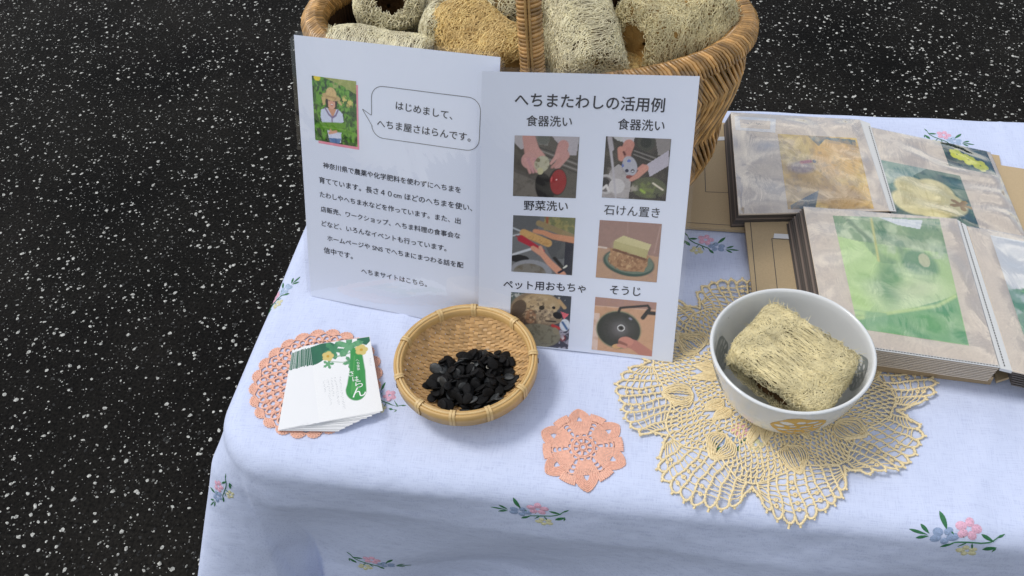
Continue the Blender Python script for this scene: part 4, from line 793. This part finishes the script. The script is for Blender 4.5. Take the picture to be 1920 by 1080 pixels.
# ------------------------------------------------------------------ round bamboo basket and seeds
ZX, ZY = -.143, .4605
bb = thing('bamboo_basket', 'small round woven bamboo basket filled with black loofah seeds', 'basket', (ZX, ZY, .001))
BR_, BH = .0555, .030
def bz(r): return .0015 + (BH - .004) * (np.clip(r / BR_, 0, 1)) ** 2.6
def strip(fixed, along_y, w, k, NS, per, ph):
    s = math.sqrt(max(BR_ ** 2 - fixed ** 2, 1e-6)) ; n = max(14, int(2 * s / .0016)); t = np.linspace(-s, s, n); x, y = (np.full(n, fixed), t) if along_y else (t, np.full(n, fixed))
    r = np.hypot(x, y); wave = np.tanh(2.2 * np.sin(t / per * math.pi + ph)) * .00085
    P = []
    for dw in (-w / 2, w / 2):
        xx, yy = (x + dw, y) if along_y else (x, y + dw); rr = np.hypot(xx, yy); P.append(np.stack([xx, yy, bz(np.minimum(rr, BR_)) + wave * (1 if along_y else -1) + (0 if along_y else 0)], -1))
    a, b = P; dz = np.array([0, 0, -.0004]); V = np.concatenate([a, b, b + dz, a + dz]); F = []
    for i in range(n - 1):
        for p_, q_ in ((0, 1), (1, 2), (2, 3), (3, 0)): F.append((p_ * n + i, q_ * n + i, q_ * n + i + 1, p_ * n + i + 1))
    mk('bamboo_strip', V, [f[::-1] for f in F], M['bamboo'], bb, False)
pitch = .0040; wp = .0022
nW = int(BR_ / pitch)
for i in range(-nW, nW + 1): strip(i * pitch, True, .0038, i, 0, wp * 1.5, (i % 3) * 2 * math.pi / 3)
nF = int(BR_ / wp)
for j in range(-nF, nF + 1): strip(j * wp + .0003, False, .0019, j, 0, pitch * 1.5, (j % 3) * 2 * math.pi / 3 + .5)
def band(name, r0, r1, z0, z1, m): v, f = lathe([(r0, z0), (r0, z1), ((r0 + r1) / 2, z1 + .0006), (r1, z1), (r1, z0), (r0, z0)], 96); return mk(name, v, f, m, bb)
band('outer_rim', .0568, .0597, BH - .009, BH + .0022, M['bamboo_rim']); band('inner_rim', .0528, .0553, BH - .007, BH + .0018, M['bamboo_rim']); band('rim_filler', .0551, .0571, BH - .004, BH + .0030, M['bamboo_pale'])
for k, a in enumerate([124, 93, 52, 11, -27, -61, -90, -120, -154, 165]):
    a = math.radians(a)
    for d in (-.022, .022):
        aa = a + d; P = [(.0522, BH - .006), (.0522, BH + .002), (.0535, BH + .0038), (.056, BH + .0044), (.0588, BH + .0038), (.0604, BH + .002), (.0604, BH - .008), (.0585, BH - .0105)]
        V = []; 
        for r_, z_ in P:
            for dd in (-.019, .019): V.append((r_ * math.cos(aa + dd), r_ * math.sin(aa + dd), z_))
        for r_, z_ in P:
            for dd in (-.019, .019): V.append(((r_ - .0005 * np.sign(r_ - .056)) * math.cos(aa + dd), (r_ - .0005 * np.sign(r_ - .056)) * math.sin(aa + dd), z_ - .0004))
        mk('rim_binding', V, [(2 * i, 2 * i + 1, 2 * i + 3, 2 * i + 2) for i in range(7)], M['bamboo_pale'], bb, True)
# seeds: stacked one by one on a height map
def seed_mesh(name, m, k):
    n, mN = 16, 6; V = []; r_ = np.random.default_rng(k)
    for j in range(mN + 1):
        ph = math.pi * j / mN
        for i in range(n):
            a = 2 * math.pi * i / n; tp = 1 - .18 * math.cos(a); rr = math.sin(ph) ** .75
            V.append((.0056 * rr * math.cos(a), .0038 * rr * math.sin(a) * tp, .0009 * math.cos(ph) * (1 + .04 * r_.normal())))
    F = [(j * n + i, j * n + (i + 1) % n, (j + 1) * n + (i + 1) % n, (j + 1) * n + i) for j in range(mN) for i in range(n)]
    me_o = mk(name, V, F, m, None, True); return me_o
HM = np.zeros((160, 160)); ext = .06
gy, gx = np.mgrid[-ext:ext:160j, -ext:ext:160j]; HM[:] = bz(np.hypot(gx, gy)) + .0006
protos = [seed_mesh('seed', M['seed'], 1), seed_mesh('seed', M['seed'], 2), seed_mesh('seed', M['seed_grey'], 3)]
ns = 0; rs = np.random.default_rng(21); first = set()
PX, PY = .0045, -.0075
for tries in range(1500):
    if ns >= 296: break
    x = rs.normal(0, .0195); y = rs.normal(0, .018)
    if math.hypot(x / .038, y / .034) > 1: continue
    x, y = PX + x * math.cos(.3) - y * math.sin(.3), PY + x * math.sin(.3) + y * math.cos(.3)
    if math.hypot(x, y) > .048: continue
    m = np.hypot(gx - x, gy - y) < .0042; h = HM[m]
    if h.size == 0: continue
    Ax = np.stack([gx[m] - x, gy[m] - y, np.ones(h.size)], 1); co = np.linalg.lstsq(Ax, h, rcond=None)[0]
    top = np.percentile(h - Ax[:, :2] @ co[:2], 80); z = top + .0009
    if z > .0195 and rs.random() < .9: continue
    nrm = Vector((-co[0] + rs.normal(0, .13), -co[1] + rs.normal(0, .13), 1)).normalized(); an_ = rs.uniform(0, 6.28)
    k = 2 if rs.random() < .16 else int(rs.integers(0, 2))
    if k not in first: o = protos[k]; first.add(k)
    else: o = protos[k].copy(); C.objects.link(o)
    sc = rs.uniform(.86, 1.12); Q = nrm.to_track_quat('Z', 'Y').to_matrix().to_4x4() @ Matrix.Rotation(an_, 4, 'Z') @ Matrix.Diagonal((sc, sc * rs.uniform(.9, 1.1), 1, 1))
    o.matrix_world = Matrix.Translation((ZX + x, ZY + y, TZ + .001 + z)) @ Q
    tag(o, ('grey skinned loofah seed in the pile in the round bamboo basket' if k == 2 else 'black loofah seed in the pile in the round bamboo basket'), 'seed', 'seeds piled in the bamboo basket'); ns += 1
    HM[m] = np.maximum(HM[m], z + co[0] * (gx[m] - x) + co[1] * (gy[m] - y) + .0007)
# flecks of dry husk
for (x, y, z, a, L_) in ((.0035, .003, .0215, .5, .004), (.001, -.012, .021, 1.6, .003), (.0125, .026, .013, .2, .0035), (.017, .004, .018, 2.2, .003)):
    t = np.linspace(-1, 1, 7); P = np.stack([t * L_ * .5, .0012 * (1 - t * t), 0 * t], -1); v, f = tubes_arr(P, .00035, 4); o = mk('husk_fleck', v, f, M['seed_tip']); o.location = (ZX + x, ZY + y, TZ + z); o.rotation_euler = (0, 0, a)
    tag(o, 'thin whitish curl of husk lying on the black seeds', 'husk', 'husk curls on the seeds')

# ------------------------------------------------------------------ photo albums
def film_sheet(name, BL, BR, TL, TR, parent, off, amp, seed, m=None, n=40, noise=True):
    sf = quad_surf(BL, BR, TL, TR); u = np.linspace(0, 1, n); U, V = np.meshgrid(u, u, indexing='ij'); P, N = sf(U, V); r = np.random.default_rng(seed); H = 0
    for k in range(9):
        fx, fy = r.uniform(-7, 7), r.uniform(-16, 16); H = H + np.sin(fx * U * 2 + fy * V * 2 + r.uniform(0, 6.28) + 1.5 * np.sin(U * 5 + k)) / (1 + abs(fy) * .12)
    edge = np.clip(np.minimum(np.minimum(U, 1 - U), np.minimum(V, 1 - V)) * 12, 0, 1)
    P = P + N * (off + amp * (1 + .35 * H) * edge)[..., None]; return mk(name, P.reshape(-1, 3), grid_faces(n, n), m or M['sleeve'], parent)
def perf(mb, p0, p1, n, w, l):
    p0, p1 = np.array(p0), np.array(p1); e = (p1 - p0) / np.linalg.norm(p1 - p0); q = np.cross([0, 0, 1], e); q /= np.linalg.norm(q)
    for k in range(n):
        c = p0 + (p1 - p0) * (k + .5) / n; mb.add([c - e * l - q * w, c + e * l - q * w, c + e * l + q * w, c - e * l + q * w], [(0, 1, 2, 3)])
# book 1 (far)
def yellow_petals():
    p = Pic(120, 150, (236, 194, 84), 11); p.mottle(5, (240, 208, 108), .42, .65, 2); p.mottle(7, (176, 140, 70), .5, .72, 6, .8); p.ell(.16, .18, .30, .30, (228, 200, 110), 0, .3); p.ell(.7, .32, .34, .32, (232, 188, 96), .3, .3); p.ell(.25, .72, .3, .22, (224, 186, 100), -.4, .3); p.ell(.62, .85, .34, .2, (206, 166, 84), .2, .3); p.poly([(.38, 0), (.98, .03), (.97, .12), (.6, .04), (.5, .15)], (92, 112, 106)); p.poly([(.04, .95), (.4, .76), (.32, 1), (.04, 1)], (90, 100, 92)); p.mottle(12, (176, 146, 96), .55, .7, 9, .6)
    for k in range(9): p.line([(.55 + .02 * k, .16 + .045 * k), (.98, .40 + .055 * k)], .005, (236, 214, 150), .6)
    p.ell(.24, .46, .19, .10, (168, 146, 138), 0, .4); p.line([(.25, .39), (.36, .37)], .022, (186, 66, 56)); p.ell(.41, .37, .022, .025, (60, 60, 64)); p.grain(.03); return p
def cream_flower():
    p = Pic(110, 120, (70, 116, 88), 12); p.mottle(6, (40, 84, 62), .45, .65, 3); p.poly([(0, 0), (.6, 0), (.3, .3), (0, .5)], (168, 190, 172)); p.mottle(6, (120, 160, 140), .5, .7, 13, .7, (p.x < .5) * (p.y < .6))
    for cx, cy in ((.36, .45), (.62, .42), (.72, .62), (.5, .75), (.28, .72), (.45, .58)): p.ell(cx, cy, .24, .24, (238, 226, 160), soft=.15)
    p.mottle(10, (224, 206, 132), .5, .7, 8, .6, p.emask(.5, .6, .4, .4, 0, .2)); p.poly(leaf_poly(.88, .60, .16, .2), (176, 138, 34)); p.line([(.5, .3), (.5, .9)], .008, (220, 206, 130)); p.grain(.03); return p
def small_yellow():
    p = Pic(80, 60, (12, 54, 36), 13); p.mottle(6, (40, 92, 66), .5, .7, 3); p.mottle(8, (10, 34, 28), .5, .7, 8, .8)
    for cx, cy in ((.28, .42), (.50, .56), (.72, .72)):
        for k in range(5): p.ell(cx + .09 * math.cos(k * 1.257 + cx * 9), cy + .13 * math.sin(k * 1.257 + cx * 9), .085, .12, (222, 226, 20), soft=.2)
    p.mottle(10, (236, 236, 60), .55, .7, 5, .7, (p.a[..., 0] > .2).astype(float)); p.grain(.03); return p
def melon():
    p = Pic(120, 150, (176, 210, 134), 14); p.poly([(0, 0), (1, 0), (1, .30), (0, .22)], (140, 172, 116)); p.mottle(10, (196, 216, 170), .5, .68, 2, .9, p.y < .35); p.mottle(7, (98, 146, 88), .5, .7, 6, .8, p.y < .42); p.poly([(.42, 0), (.84, .02), (.80, .10), (.6, .07)], (230, 236, 240))
    p.poly([(0, .2), (.22, .24), (.34, .4), (.3, .7), (.1, .88), (0, .88)], (196, 228, 146)); p.ell(.72, .40, .2, .13, (92, 150, 92), .2, .3); p.ell(.77, .37, .055, .06, (196, 200, 156)); p.ell(.55, .66, .48, .22, (204, 228, 166), -.12, .3); p.ell(.4, .58, .16, .26, (112, 166, 92), .3, .6); p.ell(.62, .62, .28, .10, (204, 220, 172), -.2, .8)
    p.poly([(0, .92), (.4, .82), (.86, .68), (1, .62), (1, 1), (0, 1)], (112, 178, 104)); p.line([(0, .92), (.4, .82), (.8, .73), (.98, .64)], .012, (200, 226, 140)); p.mottle(8, (140, 190, 130), .5, .68, 16, .8, p.y > .84); p.line([(.36, .02), (.34, .4)], .010, (216, 214, 120)); p.line([(.1, 0), (.3, .22)], .02, (120, 150, 100)); p.grain(.02); return p
def whitegreen():
    p = Pic(70, 110, (236, 238, 238), 15); p.poly([(0, .45), (1, .3), (1, 1), (0, 1)], (150, 186, 150)); p.mottle(14, (80, 150, 100), .5, .7, 3, .8, p.y > .42); p.mottle(16, (220, 230, 220), .55, .7, 13, .8, p.y > .36)
    for r_ in (.35, .55): t = np.linspace(3.1, 4.9, 12); p.line([(1.0 + r_ * math.cos(a), .62 + r_ * math.sin(a)) for a in t], .006, (150, 150, 150))
    p.grain(.02); return p
b1 = thing('photo_album', 'open kraft photo album farther back, showing yellow flower pictures', 'album', (.0, .66, 0)); o1 = np.array([0, .66, 0])
def rel(q, o): return [tuple(np.array((*p[:2], p[2] if len(p) > 2 else 0)) - o) for p in q]
mb = MB(); mb.slab(rel([(.033, .664), (.212, .662), (.208, .828), (.030, .832)], o1), .0012, .0042); mb.build('left_cover', M['kraft'], b1)
mb = MB()
for a, b in (((.0509, .7885), (.053, .7165)), ((.053, .7165), (.0777, .7169)), ((.036, .670), (.20, .6685))):
    a, b = np.array(a) - o1[:2], np.array(b) - o1[:2]; e = (b - a) / np.linalg.norm(b - a); q = np.array([-e[1], e[0]]) * .0003; mb.add([(*(a - q), .0044), (*(b - q), .0044), (*(b + q), .0044), (*(a + q), .0044)], [(0, 1, 2, 3)])
mb.build('cover_pocket_seam', M['dot'], b1)
mb = MB(); mb.slab(rel([(.045, .7960), (.076, .8005), (.076, .8065), (.045, .802)], o1), .0043, .0050); mb.build('white_label', M['card'], b1)
mb = MB(); mb.slab(rel([(.2235, .664), (.384, .652), (.3775, .7740), (.3443, .7804), (.3456, .7960), (.2225, .8195)], o1), .0012, .0042); mb.build('right_cover', M['kraft'], b1)
mb = MB(); mb.slab(rel([(.2115, .662), (.2235, .664), (.2225, .820), (.2080, .828)], o1), .0012, .0030); mb.build('spine', M['kraft'], b1)
PL1 = [(.0826, .6668), (.2215, .6832), (.2084, .8225), (.0768, .8264)]
for k in range(9):
    d = (8 - k) * .0007; z = .0044 + k * .0020; q = [(x - d * (1 if i in (0, 3) else .3), y) for i, (x, y) in enumerate(PL1)]; mb = MB(); mb.slab(rel(q, o1), z, z + .0013); mb.build('page', M['page'] if k == 8 else M[('page_edge', 'page_side', 'page_edge', 'page_edge')[k % 4]], b1)
zt = .0044 + 8 * .0020 + .0013
PR1 = [(.2237, .6818, .0195), (.3433, .6700, .0085), (.3350, .7935, .0090), (.2149, .8139, .0195)]
for k in range(4):
    dz = -(3 - k) * .0017; q = [(x + (3 - k) * .0006, y, max(.0045, z + dz) if i in (1, 2) else z + dz) for i, (x, y, z) in enumerate(PR1)]; mb = MB(); mb.slab(rel(q, o1), -.0004, .0004); mb.build('page', M['page'] if k == 3 else M['page_edge'], b1)
def q3(q, z, o): return [np.array((p[0], p[1], p[2] if len(p) > 2 else z)) - o for p in q]
def picq(name, pic, q, z, o, parent, off=.0002):
    BL, BR, TR, TL = q3(q, z, o); return print_picture(name, pic, quad_surf(BL, BR, TL, TR), 0, 1, 1, 0, parent, off, M['print'])
picq('photo_print', yellow_petals(), [(.1285, .6776), (.2076, .6850), (.2021, .7912), (.1239, .7926)], zt, o1, b1)
lab = [(.0813, .7958), (.1218, .7942), (.1233, .8178), (.0806, .8195)]; mb = MB(); mb.slab(rel(lab, o1), zt + .0001, zt + .0003); mb.build('paper_label', M['card'], b1)
lc = np.mean(lab, axis=0); lq = [tuple(lc + (np.array(p) - lc) * [.74, .60]) for p in lab]; mb = MB(); mb.slab(rel(lq, o1), zt + .0003, zt + .00035); o = mb.build('label_window', M['page'], b1)
mb = MB(); r3 = np.random.default_rng(3)
for k in range(22): x = .094 + k * .0008 + r3.uniform(0, .0004); y = .8068 + r3.uniform(-.0015, .0015); mb.add([(x, y - o1[1], zt + .0005), (x + .0003, y - o1[1], zt + .0005), (x + .0003 + r3.uniform(-.0005, .0005), y + .0018 - o1[1], zt + .0005), (x + r3.uniform(-.0005, .0005), y + .0018 - o1[1], zt + .0005)], [(0, 1, 2, 3)])
mb.build('faint_handwriting', M['line_ink'], b1)
def on_right(u, v): a, b, c, d = [np.array(p) for p in PR1]; return (1 - u) * ((1 - v) * a + v * d) + u * ((1 - v) * b + v * c) + np.array([0, 0, .0006])
for nm, pic, (u0, v0, u1, v1) in (('photo_print', cream_flower(), (.0, .0, .66, .60)), ('photo_print', small_yellow(), (.60, .70, .97, 1.0))):
    picq(nm, pic, [on_right(u0, v0), on_right(u1, v0), on_right(u1, v1), on_right(u0, v1)], 0, o1, b1)
mb = MB(); perf(mb, np.array((.2165, .812, zt + .0004)) - o1, np.array((.2255, .684, zt + .0004)) - o1, 46, .00035, .0009); mb.build('perforation', M['dot'], b1)
mb = MB(); mb.slab(rel([(.2215, .683), (.2275, .683), (.2180, .817), (.2084, .8225)], o1), zt - .001, zt); mb.build('page_hinge', M['hinge'], b1)
BL, BR, TR, TL = q3(PL1, zt, o1); film_sheet('sleeve', BL, BR, TL, TR, b1, .0008, .0022, 1)
BL, BR, TR, TL = [p - o1 + np.array([0, 0, .0006]) for p in map(np.array, PR1)]; film_sheet('sleeve', BL, BR, TL, TR, b1, .0006, .0022, 2)
# book 2 (near)
o2 = np.array([.1, .5, 0]); b2 = thing('photo_album', 'nearer open kraft photo album, lying over the other one, with green picture', 'album', o2)
mb = MB(); mb.slab(rel([(.098, .512), (.283, .5015), (.278, .682), (.0885, .6885)], o2), .0075, .0105); mb.build('left_cover', M['kraft'], b2)
mb = MB(); mb.slab(rel([(.098, .512), (.283, .5015), (.283, .506), (.098, .5165)], o2), .0008, .0075); mb.build('cover_prop', M['kraft_edge'], b2)
mb = MB(); mb.slab(rel([(.2865, .5010), (.300, .5075), (.296, .668), (.279, .680)], o2), .004, .0070); mb.build('spine', M['kraft'], b2)
mb = MB(); mb.slab(rel([(.302, .506), (.470, .489), (.468, .655), (.297, .668)], o2), .0012, .0052); mb.build('right_cover', M['kraft'], b2)
mb = MB()
for a, b in (((.1140, .6480), (.1175, .5500)), ((.1140, .6480), (.135, .6475)), ((.0945, .680), (.100, .530))):
    a, b = np.array(a) - o2[:2], np.array(b) - o2[:2]; e = (b - a) / np.linalg.norm(b - a); q = np.array([-e[1], e[0]]) * .0003; mb.add([(*(a - q), .0107), (*(b - q), .0107), (*(b + q), .0107), (*(a + q), .0107)], [(0, 1, 2, 3)])
mb.build('cover_pocket_seam', M['dot'], b2)
mb = MB(); mb.slab(rel([(.1155, .6485), (.135, .6485), (.135, .6545), (.1165, .6545)], o2), .0106, .0112); mb.build('white_insert', M['card'], b2)
PL2 = [(.1494, .5051), (.2781, .4930), (.2745, .6630), (.1401, .6684)]
NP2 = 10
for k in range(NP2):
    z = .0107 + k * .0025; d = (NP2 - 1 - k) * .0013; q = [(x - d * (1 if i in (0, 3) else .1), y + (.0022 * (NP2 - 1 - k) * .2 if i < 2 else 0)) for i, (x, y) in enumerate(PL2)]; mb = MB(); mb.slab(rel(q, o2), z, z + .0011); pg = mb.build('page', M['page'] if k == NP2 - 1 else M[('page_edge', 'page_side', 'page_edge')[k % 3]], b2)
    fq = [q[0], q[1], (q[1][0], q[1][1] + .004), (q[0][0], q[0][1] + .004)]; mb = MB(); y_ = [(p[0], p[1] - .0009) for p in q[:2]]
    mb.slab(rel([y_[0], y_[1], (y_[1][0], y_[1][1] + .0022), (y_[0][0], y_[0][1] + .0022)], o2), z + .0012, z + .0019); mb.build('welded_edge', M['hinge'] if k == NP2 - 1 else M['page'], pg)
    mb = MB(); perf(mb, np.array((*y_[0], z + .0021)) - o2 + [.001, .0012, 0], np.array((*y_[1], z + .0021)) - o2 + [-.001, .0012, 0], 56, .0003, .0008); mb.build('weld_dots', M['dot'], pg)
zt2 = .0107 + (NP2 - 1) * .0025 + .0011
picq('photo_print', melon(), [(.1748, .5224), (.2591, .5127), (.2592, .6617), (.1656, .6581)], zt2, o2, b2)
BL, BR, TR, TL = q3(PL2, zt2, o2); film_sheet('sleeve', BL, BR, TL, TR, b2, .0008, .0020, 5)
HG = [(.2790, .4925), (.2875, .4905), (.2815, .6560), (.2748, .6630)]; mb = MB(); mb.slab(rel(HG, o2), zt2 - .0035, zt2 - .0005); mb.build('page_hinge', M['hinge'], b2)
mb = MB(); perf(mb, np.array((.2775, .660, zt2 - .0001)) - o2, np.array((.2825, .494, zt2 - .0001)) - o2, 60, .0004, .0009); mb.build('perforation', M['dot'], b2)
PR2 = [(.2880, .4915, .0320), (.4400, .4720, .0200), (.4340, .6380, .0200), (.2825, .6560, .0320)]
for k in range(7):
    dz = -(6 - k) * .0028; q = [(x + (6 - k) * .0008, y, max(.006 + k * .001, z + dz)) for x, y, z in PR2]; mb = MB(); mb.slab(rel(q, o2), -.0006, .0006); mb.build('page', M['page'] if k == 6 else M['page_edge'], b2)
def on_r2(u, v): a, b, c, d = [np.array(p) for p in PR2]; return (1 - u) * ((1 - v) * a + v * d) + u * ((1 - v) * b + v * c) + np.array([0, 0, .0008])
picq('photo_print', whitegreen(), [on_r2(.12, .08), on_r2(.75, .08), on_r2(.75, .96), on_r2(.12, .96)], 0, o2, b2)
BL, BR, TR, TL = [p - o2 + np.array([0, 0, .0008]) for p in map(np.array, PR2)]; film_sheet('sleeve', BL, BR, TL, TR, b2, .0008, .0022, 6)
